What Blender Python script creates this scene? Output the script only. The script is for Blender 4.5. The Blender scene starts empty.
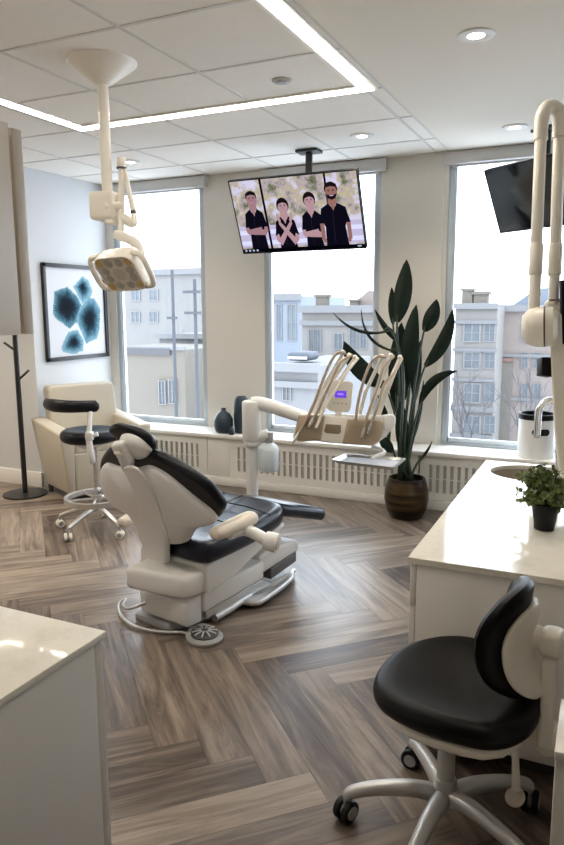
import bpy, bmesh, math, random
from mathutils import Vector, Matrix, noise
random.seed(7)
PI = math.pi
SC = bpy.context.scene
COL = SC.collection
V = Vector

# ------------------------------------------------------------------ camera
H = 1.5375
YAW, PIT, ROLL, FPX = math.radians(24.95), math.radians(9.33), math.radians(-.27), 696.3
fw = V((-math.sin(YAW)*math.cos(PIT), math.cos(YAW)*math.cos(PIT), -math.sin(PIT)))
r0 = V((math.cos(YAW), math.sin(YAW), 0)); u0 = r0.cross(fw)
rt = r0*math.cos(ROLL)+u0*math.sin(ROLL); up = u0*math.cos(ROLL)-r0*math.sin(ROLL)
C0 = V((0, 0, H))
def ray(x, y): return rt*((x-282)/FPX) - up*((y-422.5)/FPX) + fw
def atZ(x, y, z=0): d = ray(x, y); return C0+d*((z-H)/d.z)
def atY(x, y, Y): d = ray(x, y); return C0+d*(Y/d.y)
def atX(x, y, X): d = ray(x, y); return C0+d*(X/d.x)
def pd(x, y, D): return C0+ray(x, y)*D
cam = bpy.data.cameras.new('camera'); co = bpy.data.objects.new('camera', cam); COL.objects.link(co)
M4 = Matrix((rt, up, -fw)).transposed().to_4x4(); M4.translation = C0
co.matrix_world = M4
cam.sensor_fit = 'VERTICAL'; cam.sensor_height = 24; cam.lens = FPX/845*24; cam.clip_end = 500; cam.clip_start = .02
SC.camera = co

# ------------------------------------------------------------------ materials
MATS = {}
def nodes(name):
    m = bpy.data.materials.new(name); m.use_nodes = True
    nt = m.node_tree; b = nt.nodes['Principled BSDF']
    return m, nt, b
def mat(name, col, rough=.5, metal=0, var=.04, scale=8, bump=0, spec=.5, coat=0, emit=None, es=0):
    if name in MATS: return MATS[name]
    m, nt, b = nodes(name)
    b.inputs['Roughness'].default_value = rough; b.inputs['Metallic'].default_value = metal
    b.inputs['Specular IOR Level'].default_value = spec; b.inputs['Coat Weight'].default_value = coat
    tc = nt.nodes.new('ShaderNodeTexCoord'); nz = nt.nodes.new('ShaderNodeTexNoise')
    nz.inputs['Scale'].default_value = scale; nz.inputs['Detail'].default_value = 4
    nt.links.new(tc.outputs['Object'], nz.inputs['Vector'])
    mx = nt.nodes.new('ShaderNodeMix'); mx.data_type = 'RGBA'
    lo = [max(0, c*(1-var)) for c in col]; hi = [min(1, c*(1+var)) for c in col]
    mx.inputs[6].default_value = (*lo, 1); mx.inputs[7].default_value = (*hi, 1)
    nt.links.new(nz.outputs['Fac'], mx.inputs[0]); nt.links.new(mx.outputs[2], b.inputs['Base Color'])
    if bump:
        n2 = nt.nodes.new('ShaderNodeTexNoise'); n2.inputs['Scale'].default_value = scale*25; n2.inputs['Detail'].default_value = 3
        nt.links.new(tc.outputs['Object'], n2.inputs['Vector'])
        bp = nt.nodes.new('ShaderNodeBump'); bp.inputs['Strength'].default_value = bump; bp.inputs['Distance'].default_value = .01
        nt.links.new(n2.outputs['Fac'], bp.inputs['Height']); nt.links.new(bp.outputs['Normal'], b.inputs['Normal'])
    if emit:
        b.inputs['Emission Color'].default_value = (*emit, 1); b.inputs['Emission Strength'].default_value = es
    MATS[name] = m; return m
def srgb(r, g, b):
    f = lambda c: (c/255/12.92) if c <= 10 else ((c/255+.055)/1.055)**2.4
    return (f(r), f(g), f(b))

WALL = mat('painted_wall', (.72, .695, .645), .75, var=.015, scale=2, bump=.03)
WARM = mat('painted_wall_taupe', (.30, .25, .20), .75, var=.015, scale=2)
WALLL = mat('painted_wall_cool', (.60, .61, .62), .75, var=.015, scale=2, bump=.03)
CEIL = mat('ceiling_drywall', (.80, .745, .65), .85, var=.01, scale=2)
TILE = mat('ceiling_tile', (.86, .815, .74), .9, var=.03, scale=30, bump=.15)
TGRID = mat('ceiling_grid', (.66, .63, .58), .6)
TRIM = mat('white_trim', (.80, .78, .735), .45, var=.01)
LAM = mat('white_gloss_laminate', (.80, .77, .72), .22, var=.012, scale=3)
LAMD = mat('taupe_laminate', (.86, .79, .69), .35, var=.012, scale=3)
KICK = mat('dark_toe_kick', (.05, .045, .04), .6)
WPL = mat('white_plastic', (.83, .825, .81), .3, var=.01)
SHL = mat('chair_shell_white', (.87, .855, .83), .3, var=.01)
IVP = mat('ivory_plastic', (.83, .785, .70), .3, var=.01)
CWP = mat('cool_white_plastic', (.80, .79, .77), .28, var=.01)
GRP = mat('grey_plastic', (.36, .36, .36), .4)
DGP = mat('dark_grey_plastic', (.06, .06, .065), .4)
BLK = mat('black_metal', (.012, .012, .013), .42)
BLKP = mat('black_plastic', (.007, .007, .008), .45, spec=.25)
NAVY = mat('black_navy_leather', (.004, .005, .009), .36, spec=.28, var=.15, scale=10, bump=.03)
NAVYL = mat('dark_navy_leather', (.006, .010, .021), .28, spec=.45, var=.15, scale=10, bump=.03)
BLEA = mat('black_leather', (.0035, .0035, .004), .40, spec=.22, var=.15, scale=10, bump=.03)
CREAM = mat('cream_leather', (.53, .48, .39), .42, var=.03, scale=6, bump=.03)
CHROME = mat('chrome', (.75, .75, .75), .14, 1, var=.02)
STEEL = mat('brushed_steel', (.62, .61, .58), .32, 1, var=.05)
ALU = mat('satin_aluminium', (.62, .60, .57), .35, .85, var=.03)
SILV = mat('silver_paint', (.58, .58, .58), .35, .5, var=.03)
GOLD = mat('champagne_panel', (.45, .36, .26), .35, .35, var=.03)
WINF = mat('window_frame_aluminium', (.48, .53, .58), .4, .3, var=.02)
WINL = mat('window_frame_light', (.62, .68, .73), .4, .1, var=.02)
BLIND = mat('blind_cassette', (.66, .66, .65), .5, var=.01)
GRILL = mat('grille_back', (.46, .445, .41), .7)
SOIL = mat('potting_soil', (.03, .02, .014), .95, var=.4, scale=60)
VASE = mat('teal_glaze', (.022, .040, .058), .35, var=.35, scale=14)
BOTL = mat('water_bottle', (.70, .78, .84), .25, var=.02)
LEAF = mat('glossy_leaf', (.004, .011, .006), .5, spec=.18, var=.35, scale=9)
STEM = mat('leaf_stalk', (.014, .032, .012), .5, var=.25, scale=12)
BOXW = mat('small_leaf', (.15, .20, .06), .5, var=.6, scale=40)
PAPER = mat('print_paper', (.58, .585, .61), .6, var=.01)

def quartz():
    m, nt, b = nodes('speckled_quartz'); b.inputs['Roughness'].default_value = .08; b.inputs['Specular IOR Level'].default_value = .33
    tc = nt.nodes.new('ShaderNodeTexCoord')
    n1 = nt.nodes.new('ShaderNodeTexNoise'); n1.inputs['Scale'].default_value = 9; n1.inputs['Detail'].default_value = 8; n1.inputs['Roughness'].default_value = .7
    n2 = nt.nodes.new('ShaderNodeTexNoise'); n2.inputs['Scale'].default_value = 180; n2.inputs['Detail'].default_value = 2
    rp = nt.nodes.new('ShaderNodeValToRGB'); rp.color_ramp.elements[0].position = .3; rp.color_ramp.elements[0].color = (.76, .71, .62, 1)
    rp.color_ramp.elements[1].position = .52; rp.color_ramp.elements[1].color = (.88, .83, .73, 1)
    r2 = nt.nodes.new('ShaderNodeValToRGB'); r2.color_ramp.elements[0].position = .33; r2.color_ramp.elements[0].color = (.92, .92, .92, 1)
    r2.color_ramp.elements[1].position = .42; r2.color_ramp.elements[1].color = (1, 1, 1, 1)
    mx = nt.nodes.new('ShaderNodeMix'); mx.data_type = 'RGBA'; mx.blend_type = 'MULTIPLY'; mx.inputs[0].default_value = 1
    for n in (n1, n2): nt.links.new(tc.outputs['Object'], n.inputs['Vector'])
    nt.links.new(n1.outputs['Fac'], rp.inputs['Fac']); nt.links.new(n2.outputs['Fac'], r2.inputs['Fac'])
    nt.links.new(rp.outputs['Color'], mx.inputs[6]); nt.links.new(r2.outputs['Color'], mx.inputs[7]); nt.links.new(mx.outputs[2], b.inputs['Base Color'])
    return m
QUARTZ = quartz()

def emis(name, col, s):
    m = bpy.data.materials.new(name); m.use_nodes = True; nt = m.node_tree
    nt.nodes.remove(nt.nodes['Principled BSDF'])
    e = nt.nodes.new('ShaderNodeEmission'); e.inputs['Color'].default_value = (*col, 1); e.inputs['Strength'].default_value = s
    nt.links.new(e.outputs[0], nt.nodes['Material Output'].inputs[0]); return m
def glass(name, tint=(.93, .965, 1.0), refl=.5):
    m = bpy.data.materials.new(name); m.use_nodes = True; nt = m.node_tree
    nt.nodes.remove(nt.nodes['Principled BSDF'])
    t = nt.nodes.new('ShaderNodeBsdfTransparent'); t.inputs[0].default_value = (*tint, 1)
    g = nt.nodes.new('ShaderNodeBsdfGlossy'); g.inputs['Roughness'].default_value = .02; g.inputs[0].default_value = (refl, refl, refl, 1)
    f = nt.nodes.new('ShaderNodeFresnel'); f.inputs[0].default_value = 1.45
    mx = nt.nodes.new('ShaderNodeMixShader')
    nt.links.new(f.outputs[0], mx.inputs[0]); nt.links.new(t.outputs[0], mx.inputs[1]); nt.links.new(g.outputs[0], mx.inputs[2])
    nt.links.new(mx.outputs[0], nt.nodes['Material Output'].inputs[0]); return m
GLASS = glass('window_glass')

def wood():
    m, nt, b = nodes('herringbone_vinyl_plank')
    L = nt.links.new; N = nt.nodes.new
    uv = N('ShaderNodeUVMap'); uv.uv_map = 'grain'
    at = N('ShaderNodeAttribute'); at.attribute_name = 'plank'
    sp = N('ShaderNodeSeparateXYZ'); L(uv.outputs[0], sp.inputs[0])
    sh = N('ShaderNodeMath'); sh.operation = 'MULTIPLY_ADD'; sh.inputs[1].default_value = 37.0
    L(at.outputs['Fac'], sh.inputs[0]); L(sp.outputs['X'], sh.inputs[2])
    def stretched(sx, sy):
        a = N('ShaderNodeMath'); a.operation = 'MULTIPLY'; a.inputs[1].default_value = sx; L(sh.outputs[0], a.inputs[0])
        c = N('ShaderNodeMath'); c.operation = 'MULTIPLY'; c.inputs[1].default_value = sy; L(sp.outputs['Y'], c.inputs[0])
        d = N('ShaderNodeCombineXYZ'); L(a.outputs[0], d.inputs[0]); L(c.outputs[0], d.inputs[1]); L(at.outputs['Fac'], d.inputs[2]); return d
    n1 = N('ShaderNodeTexNoise'); n1.inputs['Scale'].default_value = 1; n1.inputs['Detail'].default_value = 6; n1.inputs['Roughness'].default_value = .62; n1.inputs['Distortion'].default_value = .8
    L(stretched(1.7, 17).outputs[0], n1.inputs['Vector'])
    n2 = N('ShaderNodeTexNoise'); n2.inputs['Scale'].default_value = 1; n2.inputs['Detail'].default_value = 5; n2.inputs['Roughness'].default_value = .7
    L(stretched(5, 90).outputs[0], n2.inputs['Vector'])
    r1 = N('ShaderNodeValToRGB'); cr = r1.color_ramp
    cr.elements[0].position = .30; cr.elements[0].color = (0.065, 0.047, 0.039, 1)
    cr.elements[1].position = .72; cr.elements[1].color = (0.327, 0.263, 0.208, 1)
    e = cr.elements.new(.44); e.color = (0.134, 0.102, 0.082, 1)
    e = cr.elements.new(.56); e.color = (0.220, 0.171, 0.134, 1)
    ad = N('ShaderNodeMath'); ad.operation = 'MULTIPLY_ADD'; ad.inputs[1].default_value = .26; L(at.outputs['Fac'], ad.inputs[0]); L(n1.outputs['Fac'], ad.inputs[2])
    ad2 = N('ShaderNodeMath'); ad2.operation = 'SUBTRACT'; ad2.inputs[1].default_value = .13; L(ad.outputs[0], ad2.inputs[0])
    L(ad2.outputs[0], r1.inputs['Fac'])
    mx = N('ShaderNodeMix'); mx.data_type = 'RGBA'; mx.blend_type = 'MULTIPLY'; mx.inputs[0].default_value = .4
    r2 = N('ShaderNodeValToRGB'); r2.color_ramp.elements[0].position = .35; r2.color_ramp.elements[0].color = (.55, .55, .55, 1); r2.color_ramp.elements[1].position = .6; r2.color_ramp.elements[1].color = (1.1, 1.1, 1.1, 1)
    L(n2.outputs['Fac'], r2.inputs['Fac']); L(r1.outputs['Color'], mx.inputs[6]); L(r2.outputs['Color'], mx.inputs[7])
    L(mx.outputs[2], b.inputs['Base Color'])
    b.inputs['Roughness'].default_value = .31; b.inputs['Specular IOR Level'].default_value = .5
    bp = N('ShaderNodeBump'); bp.inputs['Strength'].default_value = .12; bp.inputs['Distance'].default_value = .002; L(n2.outputs['Fac'], bp.inputs['Height']); L(bp.outputs[0], b.inputs['Normal'])
    return m
WOOD = wood()

# ------------------------------------------------------------------ mesh builder
def frame_z(d):
    d = V(d).normalized(); a = V((0, 0, 1)) if abs(d.z) < .9 else V((1, 0, 0))
    x = a.cross(d).normalized(); y = d.cross(x); return x, y, d
class MB:
    def __init__(s): s.bm = bmesh.new(); s.mi = 0
    def face(s, vs):
        try:
            f = s.bm.faces.new(vs); f.material_index = s.mi; return f
        except ValueError: return None
    def poly(s, pts): return s.face([s.bm.verts.new(V(p)) for p in pts])
    def box(s, c, d, rz=0, bev=0, seg=2, mtx=None):
        c = V(c); b2 = bmesh.new(); bmesh.ops.create_cube(b2, size=1)
        for v in b2.verts: v.co = V((v.co.x*d[0], v.co.y*d[1], v.co.z*d[2]))
        if bev: bmesh.ops.bevel(b2, geom=list(b2.edges), offset=min(bev, min(d)*.49), segments=seg, profile=.5, affect='EDGES')
        R = (Matrix.Translation(c) @ (mtx.to_4x4() if mtx else Matrix.Rotation(rz, 4, 'Z')))
        s.merge(b2, R); return s
    def boxb(s, lo, hi, bev=0, seg=2):
        lo, hi = V(lo), V(hi); return s.box((lo+hi)/2, [abs(q) for q in (hi-lo)], 0, bev, seg)
    def merge(s, b2, R=None):
        mp = {}
        for v in b2.verts: mp[v] = s.bm.verts.new(R @ v.co if R else v.co)
        for f in b2.faces: s.face([mp[v] for v in f.verts])
        b2.free()
    def rings(s, rs, cap0=True, cap1=True, closed=True):
        L = [[s.bm.verts.new(V(p)) for p in r] for r in rs]
        for a, b in zip(L, L[1:]):
            n = len(a)
            for i in range(n if closed else n-1):
                j = (i+1) % n; s.face([a[i], a[j], b[j], b[i]])
        if cap0: s.face(L[0][::-1])
        if cap1: s.face(L[-1])
        return L
    def cyl(s, p, q, r, r2=None, seg=20, bev=0):
        p, q = V(p), V(q); r2 = r if r2 is None else r2; x, y, d = frame_z(q-p)
        st = [(p, r), (q, r2)]
        if bev: st = [(p, r-bev), (p+d*bev*.3, r-bev*.3), (p+d*bev, r), (q-d*bev, r2), (q-d*bev*.3, r2-bev*.3), (q, r2-bev)]
        s.rings([[c+x*rr*math.cos(2*PI*k/seg)+y*rr*math.sin(2*PI*k/seg) for k in range(seg)] for c, rr in st]); return s
    def tube(s, pts, r, seg=10, cap=True, smooth=0):
        pts = [V(p) for p in pts]; rr = list(r) if isinstance(r, (list, tuple)) else [r]*len(pts)
        if smooth:
            pts, rr = catmull(pts, rr, smooth)
        x = None; R = []
        for i, p in enumerate(pts):
            t = (pts[min(i+1, len(pts)-1)]-pts[max(i-1, 0)]).normalized()
            if x is None: x = frame_z(t)[0]
            x = (x-t*x.dot(t)).normalized(); y = t.cross(x)
            R.append([p+x*rr[i]*math.cos(2*PI*k/seg)+y*rr[i]*math.sin(2*PI*k/seg) for k in range(seg)])
        s.rings(R, cap, cap); return s
    def lathe(s, c, prof, seg=32, ax=None, cap0=True, cap1=True):
        c = V(c); x, y, d = frame_z(ax or (0, 0, 1))
        s.rings([[c+d*z+x*r*math.cos(2*PI*k/seg)+y*r*math.sin(2*PI*k/seg) for k in range(seg)] for r, z in prof], cap0, cap1); return s
    def prism(s, out, ex, bev=0, seg=2):
        "closed outline of 3-D points, pushed along ex"
        ex = V(ex); b2 = bmesh.new(); n = len(out)
        a = [b2.verts.new(V(p)) for p in out]; b = [b2.verts.new(V(p)+ex) for p in out]
        b2.faces.new(a[::-1]); b2.faces.new(b)
        for i in range(n): b2.faces.new([a[i], a[(i+1) % n], b[(i+1) % n], b[i]])
        bmesh.ops.recalc_face_normals(b2, faces=b2.faces)
        if bev: bmesh.ops.bevel(b2, geom=list(b2.edges), offset=bev, segments=seg, profile=.5, affect='EDGES', clamp_overlap=True)
        s.merge(b2); return s
    def pad(s, out, nrm, th, r=None, crown=0, n=5, flat_bottom=False):
        "cushion: smooth closed outline, rounded rim, thickness th along nrm (outline lies at mid-thickness)"
        out = [V(p) for p in out]; nrm = V(nrm).normalized(); m = len(out)
        cen = sum(out, V())/m; r = r or th/2
        area = sum(((out[i]-cen).cross(out[(i+1) % m]-cen)).dot(nrm) for i in range(m))
        sg = 1 if area > 0 else -1
        inn = []
        for i in range(m):
            t = (out[(i+1) % m]-out[i-1]).normalized(); inn.append((nrm.cross(t))*sg)
        R = []
        h = th/2
        def ring(off, z, k=1): return [cen+(p+q*off-cen)*k+nrm*z for p, q in zip(out, inn)]
        if not flat_bottom:
            for i in range(n+1):
                a = PI/2*i/n; R.append(ring(r*(1-math.sin(a)), -h+r*(1-math.cos(a))))
        else: R.append(ring(0, -h))
        for i in range(n+1):
            a = PI/2*i/n; R.append(ring(r*(1-math.cos(a)), h-r+r*math.sin(a)))
        for k in (.85, .65, .4, .15):
            R.append([cen+(p-cen)*k+nrm*(crown*(1-k*k)) for p in R[2*n+1 if not flat_bottom else n+1]])
        s.rings(R); return s
    def ball(s, c, r, sc=(1, 1, 1), seg=20):
        b2 = bmesh.new(); bmesh.ops.create_uvsphere(b2, u_segments=seg, v_segments=seg//2, radius=r)
        s.merge(b2, Matrix.Translation(V(c)) @ Matrix.Diagonal((*sc, 1))); return s
    def build(s, name, m, parent=None, local=False, angle=38, recalc=True):
        if recalc: bmesh.ops.recalc_face_normals(s.bm, faces=s.bm.faces)
        me = bpy.data.meshes.new(name)
        if parent and not local:
            off = V(); p = parent
            while p: off += p.location; p = p.parent
            for v in s.bm.verts: v.co -= off
        s.bm.to_mesh(me); s.bm.free()
        for q in (m if isinstance(m, (list, tuple)) else [m]): me.materials.append(q)
        me.shade_smooth(); me.set_sharp_from_angle(angle=math.radians(angle))
        o = bpy.data.objects.new(name, me); COL.objects.link(o)
        if parent: o.parent = parent
        return o
def catmull(P, R, n):
    P = [P[0]+(P[0]-P[1])]+P+[P[-1]+(P[-1]-P[-2])]; R = [R[0]]+list(R)+[R[-1]]; oP, oR = [], []
    for i in range(1, len(P)-2):
        for k in range(n):
            t = k/n; a, b, c, d = P[i-1:i+3]
            oP.append(.5*((2*b)+(c-a)*t+(2*a-5*b+4*c-d)*t*t+(3*b-a-3*c+d)*t**3)); oR.append(R[i]+(R[i+1]-R[i])*t)
    oP.append(P[-2]); oR.append(R[-2]); return oP, oR
def closed_smooth(P, n=5):
    P = [V(p) for p in P]; m = len(P); o = []
    for i in range(m):
        a, b, c, d = P[i-1], P[i], P[(i+1) % m], P[(i+2) % m]
        for k in range(n):
            t = k/n; o.append(.5*((2*b)+(c-a)*t+(2*a-5*b+4*c-d)*t*t+(3*b-a-3*c+d)*t**3))
    return o
def rrect(w, h, r, n=6):
    o = []
    for cx, cy, a0 in ((w/2-r, h/2-r, 0), (-w/2+r, h/2-r, PI/2), (-w/2+r, -h/2+r, PI), (w/2-r, -h/2+r, 3*PI/2)):
        for k in range(n+1): a = a0+PI/2*k/n; o.append((cx+r*math.cos(a), cy+r*math.sin(a)))
    return o
def tag(o, label, cat, group=None, kind=None):
    o['label'] = label; o['category'] = cat
    if group: o['group'] = group
    if kind: o['kind'] = kind
    return o
def thing(name, label, cat, loc=(0, 0, 0), rz=0, group=None):
    o = bpy.data.objects.new(name, None); COL.objects.link(o); o.location = loc; o.rotation_euler = (0, 0, rz)
    o.empty_display_size = .1
    return tag(o, label, cat, group)
def struct(name, mb, m, parent=None, **k):
    o = mb.build(name, m, parent, **k)
    if not parent: o['kind'] = 'structure'
    return o

# ------------------------------------------------------------------ the setting
ZC, YW, YH, XL, YN = 2.687, 5.50, 5.193, -4.40, 4.49
X0, X1, Y0 = -5.6, 3.7, -2.6           # far left, right and rear of the room
OPEN = [(-4.315, -3.315), (-2.72, -1.69), (-1.16, .12), (.75, 1.95), (2.35, 3.45)]   # window openings along the wall
ZS = .455
def floor_mesh():
    bm = bmesh.new(); uvl = bm.loops.layers.uv.new('grain'); al = bm.faces.layers.float.new('plank_f')
    w, n = .155, 6; L = w*n; s2 = math.sqrt(.5)
    ox, oy = -1.36, 2.505
    rnd = random.Random(3)
    def P(u, v): return V((ox+(u+v)*w*s2, oy+(v-u)*w*s2, 0))
    N = 44
    def add(u0, v0, du, dv):
        g = .004
        q = [(u0+g, v0+g), (u0+du-g, v0+g), (u0+du-g, v0+dv-g), (u0+g, v0+dv-g)]
        c = P(u0+du/2, v0+dv/2)
        if not (X0-.8 < c.x < X1+.8 and Y0-.8 < c.y < 6.2): return
        f = bm.faces.new([bm.verts.new(P(*p)) for p in q]); f[al] = rnd.random()
        for lp, p in zip(f.loops, q):
            a, b = (p[0]-u0)*w, (p[1]-v0)*w
            lp[uvl].uv = (a, b+c.x*3) if du > dv else (b, a+c.x*3)
    for i in range(-N*2, N*2):
        for j in range(-N*2, N*2):
            if (i-j) % (2*n) == 0: add(i, j, n, 1)
            if (i-j) % (2*n) == 2*n-1: add(i, j, 1, n)
    for co_, no in (((X0-.05, 0, 0), (-1, 0, 0)), ((X1+.05, 0, 0), (1, 0, 0)), ((0, Y0-.05, 0), (0, -1, 0)), ((0, YW+.05, 0), (0, 1, 0))):
        bmesh.ops.bisect_plane(bm, geom=bm.verts[:]+bm.edges[:]+bm.faces[:], plane_co=co_, plane_no=no, clear_outer=True)
    return bm
bm = floor_mesh()
me = bpy.data.meshes.new('floor'); bm.to_mesh(me); bm.free()
if 'plank_f' in me.attributes: me.attributes['plank_f'].name = 'plank'
me.materials.append(WOOD); floor = bpy.data.objects.new('floor', me); COL.objects.link(floor); floor['kind'] = 'structure'
m = MB(); m.boxb((X0-.1, Y0-.1, -.12), (X1+.1, YW+.3, -.0015)); struct('floor_seam_bed', m, mat('seam_dark', (.045, .034, .027), .7))

# walls
m = MB()
xs = [XL-.25]+[q for ab in OPEN for q in ab]+[X1+.1]
for a, b in zip(xs[::2], xs[1::2]): m.boxb((a, YW, 0), (b, YW+.09, ZC+.05))
for a, b in OPEN: m.boxb((a, YW, 0), (b, YW+.09, ZS-.03))
struct('wall_back', m, WALL)
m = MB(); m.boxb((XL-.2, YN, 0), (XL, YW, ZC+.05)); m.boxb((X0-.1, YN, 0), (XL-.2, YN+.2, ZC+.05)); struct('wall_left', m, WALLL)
m = MB(); m.boxb((X0-.1, Y0, 0), (X0, YN, ZC+.05)); struct('wall_far_left', m, WALLL)
m = MB(); m.boxb((X1, Y0, 0), (X1+.1, YW, ZC+.05)); struct('wall_right', m, WARM)
m = MB(); m.boxb((X0, Y0-.1, 0), (X1, Y0, ZC+.05)); struct('wall_rear', m, WARM)
# wall return behind the left hand cabinets, out of frame
m = MB(); m.boxb((.62, 2.6, 0), (.74, 3.40, ZC+.02)); m.boxb((.56, 2.6, 0), (.62, 2.72, ZC+.02)); struct('wall_divider', m, WALL)
m = MB(); m.boxb((-2.6, .30, 0), (-.9, .42, ZC+.02)); struct('wall_partition', m, WALL)
# shallow pier casing between the two right-hand windows
m = MB(); m.boxb((-1.435, YW-.028, ZS), (-1.19, YW, ZC)); struct('trim_pier', m, WALL)
# baseboards
m = MB(); m.boxb((X0, YN-.016, 0), (XL+.016, YN, .135), .004); m.boxb((XL, YN-.016, 0), (XL+.016, YH, .135), .004); struct('baseboard_left', m, TRIM)
m = MB(); m.boxb((XL, YH-.012, 0), (X1, YH+.02, .072), .004); struct('baseboard_back', m, TRIM)
# sill board
m = MB(); m.boxb((XL, YH-.03, ZS-.032), (X1, YW, ZS), .006)
for a, b in OPEN: m.boxb((a, YW-.01, ZS-.032), (b, YW+.13, ZS-.001))
struct('trim_sill', m, TRIM)
# ceiling
XS = -1.15
m = MB(); m.boxb((X0, Y0, ZC), (XS, YW, ZC+.1)); ceil = struct('ceiling', m, TILE)
m = MB(); m.boxb((XS, Y0, ZC-.004), (X1, YW, ZC+.1)); struct('ceiling_drywall', m, CEIL)
m = MB()
for k in range(7):
    x = -1.25-.66*k; m.boxb((x-.009, Y0, ZC-.004), (x+.009, YW, ZC+.002))
for k in range(13):
    y = 5.03-.625*k; m.boxb((X0, y-.009, ZC-.0035), (XS, y+.009, ZC+.002))
m.boxb((X0, YW-.02, ZC-.005), (XS, YW, ZC)); m.boxb((XS-.012, Y0, ZC-.006), (XS, YW, ZC+.002))
struct('trim_ceiling_grid', m, TGRID)

# windows
def window(n, a, b, split=None):
    f = .045
    o = MB(); o.boxb((a, YW+.012, ZS), (a+f, YW+.075, ZC), .004); o.boxb((b-f, YW+.012, ZS), (b, YW+.075, ZC), .004)
    o.boxb((a, YW+.006, ZS), (b, YW+.08, ZS+.02), .004); o.boxb((a, YW+.012, ZC-.05), (b, YW+.075, ZC))
    w = o.build('window_%d' % n, WINF); w['kind'] = 'structure'
    i = MB(); g = .012
    for p, q in (((a+f, ZS+.02), (a+f+g, ZC-.05)), ((b-f-g, ZS+.02), (b-f, ZC-.05)), ((a+f, ZS+.02), (b-f, ZS+.055)), ((a+f, ZC-.07), (b-f, ZC-.05))):
        i.boxb((p[0], YW+.022, p[1]), (q[0], YW+.06, q[1]), .002)
    i.build('sash_frame', WINL, w)
    g_ = MB(); g_.poly([(a+f, YW+.045, ZS+.02), (b-f, YW+.045, ZS+.02), (b-f, YW+.045, ZC-.05), (a+f, YW+.045, ZC-.05)])
    g_.build('glass_pane', GLASS, w)
for n, (a, b) in enumerate(OPEN): window(n+1, a, b)

# blind cassettes
BL = ['grey roller blind cassette above the window beside the hexagon print', 'grey roller blind cassette above the middle window behind the lit screen', 'grey roller blind cassette above the window beside the tubular arm']
for (a, b), l, (e0, e1) in zip(OPEN, BL, ((0, .045), (0, .045), (.035, 0))):
    m = MB(); m.boxb((a-e0, YW-.055, ZC-.098), (b+e1, YW+.06, ZC-.006), .006)
    t = m.build('roller_blind', BLIND); tag(t, l, 'blind', 'roller blind cassettes')
    m = MB(); m.boxb((a-e0-.006, YW-.058, ZC-.1), (a-e0+.01, YW+.06, ZC-.006), .002); m.build('end_cap', BLIND, t); m = MB(); m.boxb((b+e1-.01, YW-.058, ZC-.1), (b+e1+.006, YW+.06, ZC-.006), .002); m.build('end_cap', BLIND, t)
    m = MB(); m.boxb((a+.02, YW-.01, ZC-.112), (b-.02, YW+.012, ZC-.094), .004); m.build('bottom_bar', BLIND, t)

# radiator covers along the window wall
def radiator(x0, x1, g0, g1, label, grp='radiator covers'):
    m = MB(); z0, z1 = .075, ZS-.035
    # front board with a rectangular hole for the grille
    y = YH; t = .018; gz0, gz1 = .135, .352
    m.boxb((x0, y, z0), (g0, y+t, z1)); m.boxb((g1, y, z0), (x1, y+t, z1)); m.boxb((g0, y, z0), (g1, y+t, gz0)); m.boxb((g0, y, gz1), (g1, y+t, z1))
    m.boxb((x0, y+t, z0), (x0+.01, YW-.02, z1)); m.boxb((x1-.01, y+t, z0), (x1, YW-.02, z1))
    o = m.build('radiator_cover', TRIM); tag(o, label, 'radiator cover', grp)
    g = MB(); n = round((g1-g0)/.054); p = (g1-g0)/n
    for k in range(n+1):
        x = g0+p*k; w = .0145; g.boxb((x-w, y+.003, gz0), (x+w, y+.009, gz1))
    for z in (gz0+.108,): g.boxb((g0, y+.004, z-.004), (g1, y+.0095, z+.004))
    g.build('grille', TRIM, o)
    f = MB(); nf = int((g1-g0)/.012)
    f.boxb((g0-.01, y+.019, gz0-.01), (g1+.01, y+.023, gz1+.01)); f.build('core', GRILL, o)
    f = MB(); f.boxb((x0+.004, y-.004, z1-.018), (x1-.004, y, z1-.012)); f.build('lid_edge', TRIM, o)
radiator(XL+.01, -3.15, -4.25, -3.225, 'white slotted radiator cover under the window beside the armchair')
radiator(-2.925, -1.26, -2.86, -1.33, 'long white slotted radiator cover behind the instrument arm post')
radiator(-1.245, .9, -1.19, .8, 'white slotted radiator cover under the window by the worktop sink')
m = MB(); m.boxb((-3.145, YH+.004, .075), (-2.93, YW-.02, ZS-.036), .003); o = m.build('access_panel', TRIM)
tag(o, 'plain white access panel below the teal vases, between two slotted covers', 'panel')
m = MB(); m.boxb((-3.12, YH-.0005, .10), (-2.955, YH+.0045, .40), .0015); m.build('door', TRIM, o)

# ------------------------------------------------------------------ ceiling fittings
LEDM = emis('led_diffuser', (1.0, .92, .80), 16)
t = thing('ceiling_light', 'glowing linear light set as a rectangle in the tiled ceiling', 'ceiling light', (-2.18, 2.1, ZC))
def loop(mb, xa, xb, ya, yb, w, z0, z1):
    mb.boxb((xa-w, ya-w, z0), (xa+w, yb+w, z1)); mb.boxb((xb-w, ya-w, z0), (xb+w, yb+w, z1))
    mb.boxb((xa+w, yb-w, z0), (xb-w, yb+w, z1)); mb.boxb((xa+w, ya-w, z0), (xb-w, ya+w, z1))
m = MB(); loop(m, -3.14, -1.235, 1.5, 3.735, .050, ZC-.010, ZC-.001); m.build('frame', TRIM, t)
m = MB(); loop(m, -3.14, -1.235, 1.5, 3.735, .029, ZC-.014, ZC-.009); m.build('diffuser', LEDM, t)
SPOT = emis('downlight_lens', (1.0, .93, .80), 14)
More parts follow.
